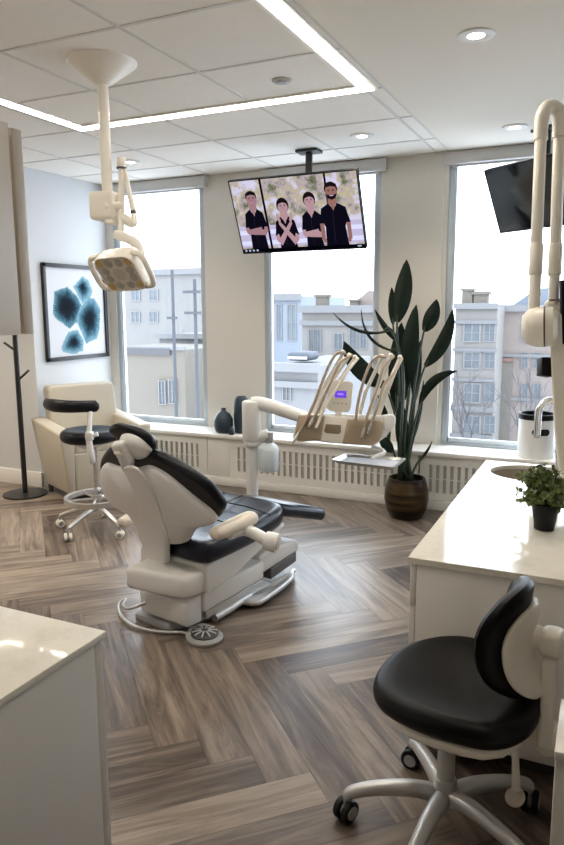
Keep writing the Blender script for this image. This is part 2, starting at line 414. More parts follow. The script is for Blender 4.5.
for x, y, l in ((476, 35, 'round recessed downlight nearest in the plain drywall ceiling'), (515, 127, 'round recessed downlight above the dark screen and tubular arm'),
             (362, 136, 'round recessed downlight in a ceiling tile right of the screen mount'), (130, 162, 'round recessed downlight beside the dental light arm')):
    p = atZ(x, y, ZC-.006)
    t = thing('downlight', l, 'downlight', (p.x, p.y, ZC-.004), 0, 'recessed downlights')
    m = MB(); m.lathe((0, 0, 0), [(.036, -.002), (.036, -.006), (.055, -.011), (.078, -.007), (.081, 0), (.036, 0)], 32, cap0=False, cap1=False); m.build('trim_ring', TRIM, t, local=True)
    m = MB(); m.lathe((0, 0, 0), [(.0355, -.003), (.0355, -.0055), (.02, -.0065)], 28); m.build('lens', SPOT, t, local=True)
    li = bpy.data.lights.new('downlight_lamp', 'SPOT'); li.energy = 9; li.spot_size = 2.0; li.spot_blend = .8; li.color = (1, .86, .68); li.shadow_soft_size = .04
    lo = bpy.data.objects.new('downlight_lamp', li); COL.objects.link(lo); lo.parent = t; lo.location = (0, 0, -.03)
for x, y, l in ((-4.75, 3.15, 'added out-of-view fill downlight over the coat stand side of the room'), (-4.75, 1.6, 'added out-of-view fill downlight further back on the coat stand side'), (-.1, .75, 'added out-of-view fill downlight in the drywall ceiling near the viewpoint')):  # unseen lamps added to brighten the left wall and the upper left cabinet
    t2 = t.copy(); COL.objects.link(t2); t2.location = (x, y, ZC-.004); t2['label'] = l
    for ch in t.children:
        c2 = ch.copy(); COL.objects.link(c2); c2.parent = t2
        if ch.type == 'LIGHT': c2.data = ch.data.copy(); c2.data.energy = 80 if x < -1 else 9
p = atZ(282, 80, ZC)
m = MB(); m.lathe((p.x, p.y, ZC), [(.052, 0), (.052, -.006), (.046, -.011), (.02, -.013)], 28)
o = m.build('smoke_detector', mat('detector_grey', (.42, .40, .37), .6)); tag(o, 'small grey disc detector on a ceiling tile inside the light strip', 'detector')
m = MB(); m.lathe((p.x, p.y, ZC-.012), [(.03, 0), (.028, -.004), (.01, -.005)], 24); m.build('sensor_cap', GRP, o)

# ------------------------------------------------------------------ screens
def screen(name, label, c, yaw, tilt, W, Hh, roll, mount, lit):
    r = V((math.cos(yaw), math.sin(yaw), 0)); n = V((math.sin(yaw)*math.cos(tilt), -math.cos(yaw)*math.cos(tilt), -math.sin(tilt)))
    u = n.cross(r)*-1
    if u.z < 0: u = -u
    r, u = r*math.cos(roll)+u*math.sin(roll), u*math.cos(roll)-r*math.sin(roll)
    M = Matrix((r, u, n)).transposed()
    if M.determinant() < 0: print('screen basis flipped')
    c = V(c)
    t = thing(name, label, 'television', (mount[0], mount[1], ZC))
    P = lambda x, y, z=0: c+r*x+u*y+n*z
    m = MB(); m.box(P(0, 0, -.02), (W, Hh, .036), 0, .004, 2, M); m.box(P(0, -.02, -.05), (W*.55, Hh*.55, .03), 0, .01, 2, M); m.build('cabinet', BLKP, t)
    b = .009; m = MB()
    for q, d in (((0, Hh/2-b/2), (W, b)), ((0, -Hh/2+b*.8), (W, b*1.6)), ((-W/2+b/2, 0), (b, Hh)), ((W/2-b/2, 0), (b, Hh))): m.box(P(q[0], q[1], .001), (d[0], d[1], .006), 0, .0015, 2, M)
    bz = m.build('bezel', BLKP, t)
    m = MB(); m.box(P(0, -Hh/2+.006, .0045), (.03, .004, .001), 0, 0, 1, M); m.build('badge', SILV, bz)
    top = V((mount[0], mount[1], ZC))
    m = MB(); bk = P(0, 0, -.075); k = V((mount[0], mount[1], c.z+.16))
    m.cyl(top-V((0, 0, .005)), k, .026, None, 20); m.build('pole', BLK, t)
    m = MB(); m.box(top-V((0, 0, .013)), (.17, .13, .018), yaw, .004); m.build('ceiling_plate', BLK, t)
    m = MB(); m.box(P(0, 0, -.072), (.3, .28, .02), 0, .003, 2, M); m.tube([k+V((0, 0, .03)), k-V((0, 0, .05)), P(0, .02, -.07)], .022, 12); m.build('bracket', BLK, t)
    return t, P, M, r, u, n
TV, P, M, r, u, n = screen('television', 'lit ceiling-hung television showing four people in dark scrubs', (-2.125, 4.835, 2.215), .02, .431, 1.0, .5625, .006, (-2.085, 4.975), True)
# picture on the lit screen: flat blurred colours, all inside the glass
def sc(nm, c, s=.5): return emis('screen_'+nm, c, s)
def backdrop():
    m = bpy.data.materials.new('screen_backdrop'); m.use_nodes = True; nt = m.node_tree; nt.nodes.remove(nt.nodes['Principled BSDF'])
    e = nt.nodes.new('ShaderNodeEmission'); L = nt.links.new
    uv = nt.nodes.new('ShaderNodeUVMap'); uv.uv_map = 'pic'
    nz = nt.nodes.new('ShaderNodeTexNoise'); nz.inputs['Scale'].default_value = 7; nz.inputs['Detail'].default_value = 4; nz.inputs['Roughness'].default_value = .65
    L(uv.outputs[0], nz.inputs['Vector']); rp = nt.nodes.new('ShaderNodeValToRGB'); rp.color_ramp.elements[0].position = .33; rp.color_ramp.elements[0].color = (.10, .10, .05, 1)
    rp.color_ramp.elements[1].position = .68; rp.color_ramp.elements[1].color = (.85, .80, .98, 1)
    for ps, c in ((.42, (.32, .33, .24)), (.47, (.58, .47, .55)), (.53, (.60, .54, .30)), (.57, (.74, .70, .95))):
        k = rp.color_ramp.elements.new(ps); k.color = (*c, 1)
    L(nz.outputs['Fac'], rp.inputs[0]); L(rp.outputs[0], e.inputs[0]); e.inputs[1].default_value = .42
    L(e.outputs[0], nt.nodes['Material Output'].inputs[0]); return m
PM = [backdrop(), sc('sky', (.72, .74, 1.0)), sc('mullion', (.004, .004, .010)), sc('scrubs', (.004, .0035, .009)), sc('skin', (.36, .20, .23)), sc('hair', (.010, .006, .008)), sc('skin_tan', (.30, .15, .13)), sc('bar', (.001, .001, .003)), sc('icon', (.55, .6, .8)), sc('rail', (.55, .50, .70)), sc('skin_pale', (.46, .28, .32)), sc('scrubs_fold', (.018, .016, .03))]
m = MB(); lay = [0]
def flat(mi, pts):
    lay[0] += 1; m.mi = mi; z = .0012+lay[0]*.00004
    m.poly([P((x-.5)*.984, (y-.5)*.5625*.965+.002, z) for x, y in pts])
def rec(mi, x0, y0, x1, y1, k=0): flat(mi, [(x0, y0), (x1, y0), (x1+k, y1), (x0+k, y1)])
def ell(mi, cx, cy, rx, ry, n=18): flat(mi, [(cx+rx*math.cos(2*PI*i/n), cy+ry*math.sin(2*PI*i/n)) for i in range(n)])
rec(0, 0, 0, 1, 1)
rec(9, 0, .07, 1, .36); rec(1, 0, .25, 1, .31); rec(1, 0, .10, 1, .16); rec(9, 0, .355, 1, .375)
rec(2, .243, .03, .262, 1, .0); rec(2, .752, .3, .768, 1)
rec(7, 0, 0, 1, .045)
def person(cx, top, hh, wid, skin, female, beard, arms, hairtop=0):
    hw = hh*.235; hy = top-hh/2
    if female: ell(5, cx, hy+hh*.08, hw*1.12, hh*.56)
    sh = top-hh*1.28; wy = max(.06, sh-.42)
    flat(skin, [(cx-hw*.55, hy), (cx+hw*.55, hy), (cx+hw*.75, sh-.01), (cx-hw*.75, sh-.01)])
    ell(5, cx, hy+hh*.16, hw*1.04, hh*.44)
    ell(skin, cx, hy-hh*.04, hw*.92, hh*.47)
    if not female: flat(5, [(cx-hw*.98, hy+hh*.05), (cx-hw*.9, hy+hh*.45), (cx, hy+hh*.58), (cx+hw*.9, hy+hh*.45), (cx+hw*.98, hy+hh*.05), (cx+hw*.75, hy+hh*.26), (cx, hy+hh*.32), (cx-hw*.75, hy+hh*.26)])
    else: flat(5, [(cx-hw*.95, hy-hh*.05), (cx-hw*.9, hy+hh*.35), (cx, hy+hh*.5), (cx+hw*.9, hy+hh*.35), (cx+hw*.95, hy-hh*.05), (cx+hw*.7, hy+hh*.2), (cx+.004, hy+hh*.3), (cx-hw*.7, hy+hh*.2)])
    for s in (-1, 1): ell(5, cx+s*hw*.36, hy+hh*.04, hw*.13, hh*.03, 8); flat(5, [(cx+s*hw*.18, hy+hh*.12), (cx+s*hw*.6, hy+hh*.12), (cx+s*hw*.6, hy+hh*.09), (cx+s*hw*.18, hy+hh*.09)])
    ell(6, cx, hy-hh*.1, hw*.13, hh*.05, 8)
    if beard: flat(5, [(cx-hw*.9, hy-hh*.1), (cx-hw*.55, hy-hh*.2), (cx+hw*.55, hy-hh*.2), (cx+hw*.9, hy-hh*.1), (cx+hw*.6, hy-hh*.42), (cx, hy-hh*.52), (cx-hw*.6, hy-hh*.42)])
    flat(10 if not beard else 9, [(cx-hw*.35, hy-hh*.22), (cx+hw*.35, hy-hh*.22), (cx+hw*.2, hy-hh*.28), (cx-hw*.2, hy-hh*.28)])
    w = wid/2
    flat(3, [(cx-w*.82, .045), (cx-w*.72, wy+.12), (cx-w, sh-.06-.1), (cx-w*.88, sh-.05), (cx-hw*.7, sh+.012), (cx, sh-.07), (cx+hw*.7, sh+.012), (cx+w*.88, sh-.05), (cx+w, sh-.16), (cx+w*.72, wy+.12), (cx+w*.82, .045)])
    flat(3, [(cx-w, sh-.16), (cx-w*.88, sh-.05), (cx-w*.6, sh-.10), (cx-w*.7, sh-.26), (cx-w*1.12, sh-.25)])
    flat(3, [(cx+w, sh-.16), (cx+w*.88, sh-.05), (cx+w*.6, sh-.10), (cx+w*.7, sh-.26), (cx+w*1.12, sh-.25)])
    flat(skin, [(cx-hw*.5, sh+.012), (cx+hw*.5, sh+.012), (cx, sh-.09)])
    flat(11, [(cx-w*.1, sh-.1), (cx-w*.06, sh-.1), (cx-w*.12, .08), (cx-w*.16, .08)])
    if arms == 'fold':
        y = sh-.30
        flat(skin, [(cx-w*1.08, sh-.24), (cx-w*.78, sh-.24), (cx-w*.72, y+.03), (cx+w*.5, y+.06), (cx+w*.5, y), (cx-w*.85, y-.05), (cx-w*1.1, y)])
        flat(skin, [(cx+w*1.08, sh-.24), (cx+w*.78, sh-.24), (cx+w*.72, y+.02), (cx-w*.5, y+.01), (cx-w*.5, y-.045), (cx+w*.85, y-.06), (cx+w*1.1, y)])
        for q in (-1, 1): ell(skin, cx+q*w*.45, y+.005, w*.2, .03, 10)
    elif arms == 'cross':
        y = sh-.26
        flat(skin, [(cx-w*1.08, sh-.25), (cx-w*.8, sh-.22), (cx-w*.7, y-.02), (cx+w*.55, sh-.04), (cx+w*.62, sh-.09), (cx-w*.6, y-.13), (cx-w*1.05, y-.06)])
        flat(skin, [(cx+w*1.08, sh-.25), (cx+w*.8, sh-.22), (cx+w*.7, y-.02), (cx-w*.55, sh-.04), (cx-w*.62, sh-.09), (cx+w*.6, y-.13), (cx+w*1.05, y-.06)])
        for q in (-1, 1): flat(skin, [(cx+q*w*.45, sh-.10), (cx+q*w*.7, sh-.03), (cx+q*w*.75, sh+.06), (cx+q*w*.6, sh+.05), (cx+q*w*.4, sh-.03)])
    else:
        for q in (-1, 1):
            flat(skin, [(cx+q*w*.80, sh-.25), (cx+q*w*1.1, sh-.25), (cx+q*w*1.1, sh-.48), (cx+q*w*.98, .13), (cx+q*w*.78, .13), (cx+q*w*.84, sh-.48)])
            ell(skin, cx+q*w*.9, .12, w*.13, .04, 10)
person(.155, .84, .19, .170, 4, False, False, 'fold')
person(.400, .71, .19, .175, 10, True, False, 'cross')
person(.618, .76, .185, .165, 10, True, False, 'fold')
person(.795, .87, .21, .215, 6, False, True, 'down')
rec(7, 0, 0, 1, .045)
for k in range(4): rec(8, .018+.033*k, .012, .034+.033*k, .036)
rec(8, .945, .014, .975, .030)
pic = m.build('screen', PM, TV, recalc=False)
me = pic.data; uvl = me.uv_layers.new(name='pic')
ic = P(0, 0, 0)
for lp in me.loops:
    q = me.vertices[lp.vertex_index].co+TV.location-ic; uvl.data[lp.index].uv = (q.dot(r), q.dot(u))
T2, P, M, r, u, n = screen('television', 'switched-off black television hung before the window beside the tubular arm', (-.481, 4.965, 2.259), -.676, .402, .80, .45, -.006, (-.44, 5.06), False)
m = MB(); m.box(P(0, 0, .0005), (.782, .430, .002), 0, 0, 1, M); m.build('screen', mat('dark_glass', (.006, .008, .012), .08, spec=.6), T2)

# ------------------------------------------------------------------ patient chair
AL = math.radians(79); CO = V((-1.87, 2.70, 0))
av = V((math.cos(AL), math.sin(AL), 0)); wv = V((math.sin(AL), -math.cos(AL), 0))
def loc(p): q = V(p)-CO; return V((q.dot(wv), q.dot(av), q.z))
DC = thing('dental_chair', 'reclined dental patient chair with black leather and white shell', 'dental chair', CO, AL-PI/2)
def onpl(x, y, s0, z0, be, lift=0):
    "point of a pixel ray on the reclined plane, in chair coordinates"
    uu = av*-math.cos(be)+V((0, 0, math.sin(be))); n = wv.cross(uu)
    p0 = CO+av*s0+V((0, 0, z0)); d = ray(x, y); return loc(C0+d*((p0-C0).dot(n)/d.dot(n)))
BE = math.radians(58); nB = V((0, math.sin(BE), math.cos(BE)))       # front (patient side) normal in chair coordinates
# base
m = MB(); m.prism([(-.17, -.08, 0), (.06, -.08, 0), (.12, .06, 0), (.15, .16, 0), (.15, .62, 0), (-.15, .62, 0), (-.19, .02, 0)], (0, 0, .042), .012); m.build('base_plate', GRP, DC, local=True)
def sideprism(mb, prof, t0, t1, bev=.015, seg=3): mb.prism([(t0, a, b) for a, b in prof], (t1-t0, 0, 0), bev, seg)
m = MB(); sideprism(m, [(-.075, .055), (-.085, .18), (.03, .195), (.03, .05)], -.13, .19, .016); m.build('rear_cover', CWP, DC, local=True)
m = MB(); sideprism(m, [(.034, .095), (.034, .20), (.505, .215), (.505, .115)], -.13, .20, .014); m.build('base_cover', CWP, DC, local=True)
m = MB(); sideprism(m, [(.0, .04), (.034, .10), (.50, .112), (.62, .06), (.62, .04)], -.12, .165, .006); m.build('pedestal', GRP, DC, local=True)
m = MB(); sideprism(m, [(.06, .05), (.06, .09), (.50, .105), (.58, .06), (.58, .05)], .166, .186, .004); m.build('side_channel', SILV, DC, local=True)
m = MB(); sideprism(m, [(.511, .12), (.511, .222), (.60, .245), (.86, .225), (.885, .205), (.885, .155)], -.15, .165, .016); m.build('toe_cover', CWP, DC, local=True)
m = MB(); sideprism(m, [(.625, .06), (.625, .122), (.87, .152), (.87, .09)], -.14, .156, .006); m.build('bellows', mat('bellows_grey', (.13, .13, .13), .5), DC, local=True)
m = MB(); m.tube([(.185, .12, .035), (.185, .25, .04), (.17, .42, .048)], .020, 12); m.tube([(.150, .05, .05), (.160, .40, .055)], .016, 12); m.build('side_rail', SILV, DC, local=True)
m = MB(); m.pad(closed_smooth([(.15, .34, .035), (.18, .335, .035), (.24, .355, .035), (.265, .40, .035), (.245, .60, .035), (.21, .77, .035), (.165, .83, .035), (.15, .82, .035)], 4), (0, 0, 1), .03, .013); m.build('foot_plate', SILV, DC, local=True)
# seat carriage: rear block and the shell under the seat
m = MB(); b2 = [(-.125, -.175, .225), (.235, -.02, .205), (.25, .07, .21), (.25, .10, .335), (.225, .03, .345), (-.11, -.19, .345)]
m.prism([(-.115, -.185, .215), (.19, -.10, .20), (.215, -.03, .20), (.215, .16, .205), (-.13, .16, .215)], (0, 0, .115), .03, 4); m.build('carriage', SHL, DC, local=True)
m = MB(); sideprism(m, [(.02, .205), (.02, .345), (.60, .39), (.66, .39), (.64, .37), (.40, .29), (.2, .225)], -.225, .235, .02, 3); m.build('seat_shell', CWP, DC, local=True)
m = MB(); sideprism(m, [(-.035, .21), (-.055, .345), (-.03, .345), (-.01, .21)], -.02, .2455, .004, 1); m.build('carriage_seam', WPL, DC, local=True) if False else m.bm.free()
# seat
seat = closed_smooth([(-.10, .005), (.05, -.005), (.20, .005), (.258, .07), (.272, .28), (.265, .48), (.235, .62), (.16, .70), (-.06, .72), (-.26, .70), (-.29, .60), (-.27, .40), (-.22, .18), (-.165, .06)], 5)
m = MB(); m.pad([(x, y, .398+.055*y) for x, y in seat], (0, -.055, 1), .108, .042, crown=.012)
st = m.build('seat', NAVYL, DC, local=True)
m = MB()
for s_ in (.26, .50): m.tube([(-.235, s_, .449+.055*s_), (-.1, s_+.012, .4615+.055*s_), (.1, s_+.012, .4615+.055*s_), (.25, s_, .449+.055*s_)], .0035, 6, smooth=4)
m.tube([(-.06, .05, .455), (-.065, .3, .479), (-.07, .66, .495)], .003, 6, smooth=4)
m.build('seam', NAVY, st, local=True)
# leg rest, dropping away from the knee
lr = closed_smooth([(-.24, .69), (-.22, .66), (0, .66), (.15, .665), (.195, .70), (.215, .86), (.235, 1.01), (.215, 1.055), (0, 1.07), (-.20, 1.06), (-.235, 1.02)], 5)
zl = lambda s_: .455-(s_-.66)*.30
m = MB(); m.pad([(x, y, zl(y)) for x, y in lr], (0, .3, 1), .075, .034, crown=.006); lg = m.build('leg_rest', NAVYL, DC, local=True)
m = MB(); m.tube([(.16, .72, zl(.72)+.035), (.19, .86, zl(.86)+.037), (.21, 1.03, zl(1.03)+.035)], .004, 6); m.build('piping', NAVY, lg, local=True)
m = MB(); m.tube([(-.2, .665, .452), (.16, .665, .452)], .03, 14); m.build('knee_hinge', NAVY, DC, local=True)
# back
S0, Z0 = .05, .40
shell = [(106, 463), (100.5, 472), (103.5, 490), (113, 500), (124.6, 506), (134, 517), (139, 529), (142, 539), (150, 543), (167, 541), (180, 544), (188.5, 541), (193, 534), (198, 527), (204, 523.5), (211, 524), (217, 520), (214, 511), (194, 495), (175, 479), (163, 470.5), (150, 465), (137, 467.5), (125, 467.5), (114, 464)]
sp = [onpl(x, y, S0, Z0, BE) for x, y in shell]
outl = closed_smooth(sp, 4)
cen = sum(outl, V())/len(outl)
m = MB(); R = []
for k, b in ((1.0, .018), (1.0, .0), (.985, -.012), (.93, -.026), (.80, -.045), (.6, -.062), (.3, -.072), (.1, -.074)):
    R.append([cen+(p-cen)*k+nB*b for p in outl])
m.rings(R); m.build('back_shell', SHL, DC, local=True, angle=50)
cush = [(102, 456), (98, 467), (103, 489), (113, 500), (126, 507), (137, 517), (144, 531), (150, 538), (180, 540), (190, 535), (203, 527), (215, 522), (222.5, 512), (218.5, 502), (208.5, 490), (195, 479.5), (180, 470), (165, 461.5), (153, 456), (145, 455.5), (132, 457), (118, 451), (109, 449.5)]
m = MB(); cp = closed_smooth([onpl(x, y, S0, Z0, BE)+nB*.026 for x, y in cush], 4); m.pad(cp, nB, .052, .025, crown=.012)
m.build('back_cushion', NAVY, DC, local=True)
# neck that carries the back down to the carriage
nk = [(137, 512), (140, 528), (141, 545), (141, 563), (145, 569), (161, 573), (164.5, 569), (164.5, 548), (163, 530), (155, 512)]
m = MB(); q = [onpl(x, y, S0-.115, Z0-.02, math.radians(68)) for x, y in nk]; m.prism(q, V((0, .045, 0)), .012, 3); m.build('back_support', SHL, DC, local=True)
m = MB(); q = [onpl(x, y, S0-.058, Z0-.02, math.radians(66)) for x, y in ((124, 468), (131, 467.5), (150, 505), (161, 540), (158, 552), (150, 545), (141, 510))]
m.bm.free()
# head rest
hs = [(122, 437), (124, 433.5), (131, 433), (140, 436.5), (148, 443), (152.5, 450), (150, 455), (143, 457.5), (136, 455), (131, 448), (126, 442)]
h0 = [onpl(x, y, S0+.02, Z0, BE) for x, y in [(a-1.5, b_+1.0) for a, b_ in hs]]
m = MB(); o_ = closed_smooth(h0, 4); c_ = sum(o_, V())/len(o_); m.rings([[c_+(p-c_)*k+nB*b for p in o_] for k, b in ((1, .02), (1, 0), (.93, -.014), (.7, -.026), (.3, -.03), (.08, -.03))]); m.build('headrest_shell', SHL, DC, local=True, angle=50)
hc = [(109.5, 429.5), (114, 426), (122, 426), (133, 429), (143, 433.5), (151, 440.5), (155, 449), (152.5, 455.5), (146, 458), (138, 456), (128, 447), (117, 438)]
m = MB(); o_ = closed_smooth([onpl(x, y, S0+.02, Z0, BE)+nB*.024 for x, y in [(a-3, b_+2) for a, b_ in hc]], 4); m.pad(o_, nB, .042, .02, crown=.012); m.build('headrest_cushion', NAVY, DC, local=True)
br = [(115.5, 441), (122, 438.5), (126.5, 441), (131, 449), (136, 458), (135, 463.5), (127, 464), (122, 453)]
m = MB(); o_ = closed_smooth([onpl(x, y, S0-.01, Z0, BE)+nB*-.02 for x, y in br], 3); m.pad(o_, nB, .04, .018); hb = m.build('headrest_bracket', SHL, DC, local=True)
m = MB(); o_ = closed_smooth([onpl(x, y, S0-.068, Z0-.02, BE) for x, y in ((124, 468), (137, 468), (150, 486), (160, 508), (168, 536), (164, 541), (146, 540), (143, 530), (139, 505), (131, 484))], 3); m.pad(o_, nB, .014, .006); m.build('spine_cover', SHL, DC, local=True)
p0 = onpl(131, 463, S0-.01, Z0, BE); m = MB(); m.box(p0-nB*.02, (.05, .03, .05), 0, .006); m.build('slide_bar', STEEL, DC, local=True)
p1 = onpl(124, 447, S0-.01, Z0, BE)-nB*.038; m = MB(); m.cyl(p1-V((.022, 0, 0)), p1+V((.024, 0, 0)), .009, None, 16, .002); m.build('release_knob', IVP, hb, local=True)
# arm rest on the near side
ap = [loc(atZ(221, 537, .575)), loc(atZ(237, 529, .60)), loc(atZ(253, 520, .605))]
a0, a1 = V((.44, -.13, .585)), V((.455, .085, .605))
am = (a0+a1)/2; ad = (a1-a0).normalized(); aw = V((1, 0, 0)); an = aw.cross(ad)
m = MB(); m.pad(closed_smooth([am+ad*y+aw*x for x, y in ((-.035, -.12), (0, -.135), (.03, -.12), (.042, 0), (.04, .10), (.0, .13), (-.04, .11), (-.042, 0))], 5), an, .055, .026, crown=.006)
ar = m.build('armrest_pad', mat('armrest_beige', (.74, .66, .55), .45, var=.03), DC, local=True)
pk = loc(atZ(268, 541, .535))
m = MB(); m.tube([(.45, -.07, .565), (.475, .02, .565), pk], [.024, .026, .027], 14, smooth=4)
m.build('armrest_arm', WPL, DC, local=True)
kd = (loc(atZ(276, 543, .53))-pk).normalized()
m = MB(); m.cyl(pk-kd*.012, pk+kd*.046, .042, None, 28, .006); kb = m.build('armrest_pivot', WPL, DC, local=True)
m = MB(); m.cyl(pk+kd*.045, pk+kd*.05, .030, None, 24, .002); m.build('pivot_cap', mat('armrest_beige', (.66, .55, .42)), kb, local=True)
m = MB(); m.lathe(loc(atZ(189, 584, .27))+V((0, -.004, 0)), [(.006, -.012), (.009, 0), (.006, .004)], 14, ax=(0, -1, 0)); m.build('screw_cap', GRP, DC, local=True)
b0, b1 = V((-.33, .02, .455)), V((-.34, .23, .485)); bm_ = (b0+b1)/2; bd_ = (b1-b0).normalized()
m = MB(); m.pad(closed_smooth([bm_+bd_*y+aw*x for x, y in ((-.035, -.12), (0, -.135), (.03, -.12), (.042, 0), (.04, .10), (.0, .13), (-.04, .11), (-.042, 0))], 5), aw.cross(bd_), .055, .026, crown=.006); m.build('armrest_pad', MATS['armrest_beige'], DC, local=True)
m = MB(); m.tube([bm_+V((.005, -.02, -.02)), bm_+V((.02, .06, -.035)), V((-.42, .16, .44))], [.022, .024, .025], 14, smooth=4); m.cyl(V((-.40, .16, .44)), V((-.45, .165, .44)), .036, None, 28, .006); m.build('armrest_arm', WPL, DC, local=True)
# foot control with its cable
fp = atZ(205, 639.5, 0)
t = thing('foot_pedal', 'round grey foot control on the floor with cable to the dental chair', 'foot control', (fp.x, fp.y, 0))
m = MB(); m.lathe(fp, [(.082, 0), (.086, .006), (.086, .016), (.074, .026), (.066, .027)], 36); m.build('base', GRP, t)
m = MB(); m.lathe(fp, [(.064, .024), (.066, .034), (.05, .044), (.02, .047)], 32); dk = m.build('disc', DGP, t)
m = MB()
for k in range(10): a = PI*2*k/10; m.cyl(fp+V((.018*math.cos(a), .018*math.sin(a), .049)), fp+V((.06*math.cos(a), .06*math.sin(a), .043)), .004, None, 8)
m.build('rib', SILV, dk)
m = MB(); e0 = atZ(190.5, 635, .018); m.box(e0, (.045, .034, .03), .5, .006); m.tube([fp+V((-.085, -.02, .02)), fp+V((-.09, .03, .03)), fp+V((-.06, .075, .03)), fp+V((-.01, .088, .02))], .007, 8, smooth=5); m.build('yoke', SILV, t)
m = MB(); pts = [e0, atZ(183, 632.5, .012), atZ(165, 632, .012), atZ(147, 630, .012), atZ(130, 624, .012), atZ(120, 614, .013), atZ(119, 604, .02), atZ(126, 599, .045), CO+wv*-.24+av*-.09+V((0, 0, .07)), CO+wv*-.13+av*-.15+V((0, 0, .10)), CO+wv*-.06+av*-.102+V((0, 0, .13))]
m.tube(pts, .008, 10, smooth=6); m.build('cable', SILV, t)

# ------------------------------------------------------------------ delivery unit
DU = thing('delivery_unit', 'white dental delivery unit with hanging handpieces, post and tray', 'dental unit', (-1.972, 3.79, 0))
px_, py_ = -1.972, 3.79
DP = (V((px_, py_, .8))-C0).dot(fw)
m = MB(); m.lathe((px_, py_, 0), [(.11, 0), (.11, .015), (.095, .022), (.05, .026)], 32); m.build('base', WPL, DU)
zt = pd(251, 400, DP).z; z1 = pd(251, 443, DP).z
m = MB(); m.cyl((px_, py_, .02), (px_, py_, zt-.03), .037, None, 24); m.build('post', WPL, DU)
m = MB(); m.cyl((px_, py_, z1-.02), (px_, py_, z1+.015), .052, None, 24, .008); m.cyl((px_, py_, z1+.01), (px_, py_, zt), .058, None, 28, .014)
c1 = pd(268.5, 436, DP); m.tube([(px_, py_, z1+.02), c1+V((0, 0, .01))], .036, 14)
m.build('post_head', WPL, DU)
m = MB(); m.cyl(c1+V((0, 0, -.04)), c1+V((0, 0, .025)), .03, None, 18, .006); m.build('bottle_cap', GRP, DU)
m = MB(); bt = c1+V((0, 0, -.035)); m.lathe(bt, [(.018, 0), (.026, -.006), (.055, -.03), (.064, -.05), (.064, -.17), (.058, -.185), (.02, -.19)], 28); m.build('water_bottle', BOTL, DU)
# arm and control head
DH = DP-.22
e0, e1, e2 = pd(262, 404, DP-.03), pd(300, 416, DP-.12), pd(343, 430, DH+.06)
m = MB(); m.tube([(px_, py_, e0.z), e0, e1, e2], [.042, .043, .038, .034], 18, smooth=4); m.build('arm', WPL, DU)
hx = (pd(395, 424, DH)-pd(297, 418, DH)).normalized(); hy = fw.cross(hx).normalized(); hy = hy if hy.z > 0 else -hy
def hp(x, y, dd=0): return pd(x, y, DH+dd)
m = MB(); m.prism([hp(*q, .02) for q in ((299, 413), (384, 415), (391, 418), (394, 423), (392, 430), (386, 437), (374, 446), (330, 443), (308, 440), (299, 432))], fw*.16, .02, 4); m.build('head_body', WPL, DU)
for pts in ([(299, 414.5), (325, 415), (321.5, 440.5), (300, 442), (293.5, 440), (293, 436)], [(348, 418), (381, 420), (384.5, 423), (382, 434), (378, 443), (373, 446), (342, 444)]):
    m = MB(); m.prism([hp(*q, -.02) for q in pts], fw*.06, .012, 3); m.build('front_panel', GOLD, DU)
m = MB(); m.prism([hp(*q, -.012) for q in ((325, 415), (349, 418), (343.5, 444), (320.5, 441))], fw*.05, .006, 2); cp_ = m.build('centre_panel', IVP, DU)
m = MB(); m.prism([hp(*q, -.016) for q in ((326, 424), (341, 425), (341, 432), (339, 434), (326, 433), (324, 431))], fw*.01, .002, 2); m.build('handle_recess', mat('recess_taupe', (.25, .19, .12), .4), cp_)
m = MB(); m.prism([hp(*q, .0) for q in ((330, 379), (351, 381), (353.5, 384), (351, 409), (348, 412), (331, 411), (327, 408), (328, 382))], fw*.035+hy*-.005, .008, 3); kp = m.build('keypad', IVP, DU)
m = MB(); m.prism([hp(*q, -.002) for q in ((335, 390.5), (346.5, 391), (346.2, 398), (334.7, 397.3))], fw*.004); m.build('display', emis('violet_display', (.16, .06, .75), .5), kp)
m = MB(); m.prism([hp(*q, -.0022) for q in ((337.5, 393), (343.5, 393.3), (343.4, 395.2), (337.4, 394.9))], fw*.002); m.build('readout', emis('violet_readout', (.42, .3, 1.0), .5), kp)
m = MB()
for x, y in ((334, 403), (338, 403.3), (342, 403.6), (346, 404)): m.cyl(hp(x, y, -.002), hp(x, y, .004), .006, None, 12)
m.build('button', mat('button_grey', (.55, .52, .46), .4), kp)
m = MB(); m.cyl(hp(339, 410, .02), hp(338, 420, .02), .02, None, 14); m.build('keypad_stalk', IVP, DU)
# instruments: a swinging arm, its hose and the handpiece hanging in front
WH = [((303, 424), (322, 390), (343, 352)), ((308, 424), (326, 391), (349, 355)), ((313, 425), (332, 391), (355, 357)),
      ((357, 424), (366, 391), (382, 356)), ((365, 426), (376, 392), (391, 355)), ((373, 428), (385, 394), (400, 357))]
for i, (b, c, d) in enumerate(WH):
    m = MB(); P0, P1, P2 = hp(*b, .05), hp(*c, .03), hp(*d, .0)
    ww = .020 if i == 5 else .012; x = (P2-P0).normalized(); sd = fw.cross(x).normalized()
    m.prism([P0-sd*ww, P0+sd*ww, P1+sd*ww*.9, P2+sd*.014, P2-sd*.006+x*.012, P1-sd*ww*.9], fw*.014, .003, 2)
    m.ball(P2+fw*.006, .014, (1, 1, 1), 12); m.build('whip_arm', IVP, DU)
HS = [[(345, 353), (336, 354), (326, 372), (312, 408), (300, 431), (294, 441)], [(352, 355), (341, 362), (333, 377), (319, 408), (309, 426)],
      [(358, 358), (347, 372), (340, 384), (326, 405), (316, 428)],
      [(385, 357), (376, 357), (367, 371), (359, 398), (355, 425)], [(394, 356), (384, 366), (378, 384), (368, 414), (362, 436)],
      [(402, 358), (394, 373), (384, 385), (378, 405), (368, 432)]]
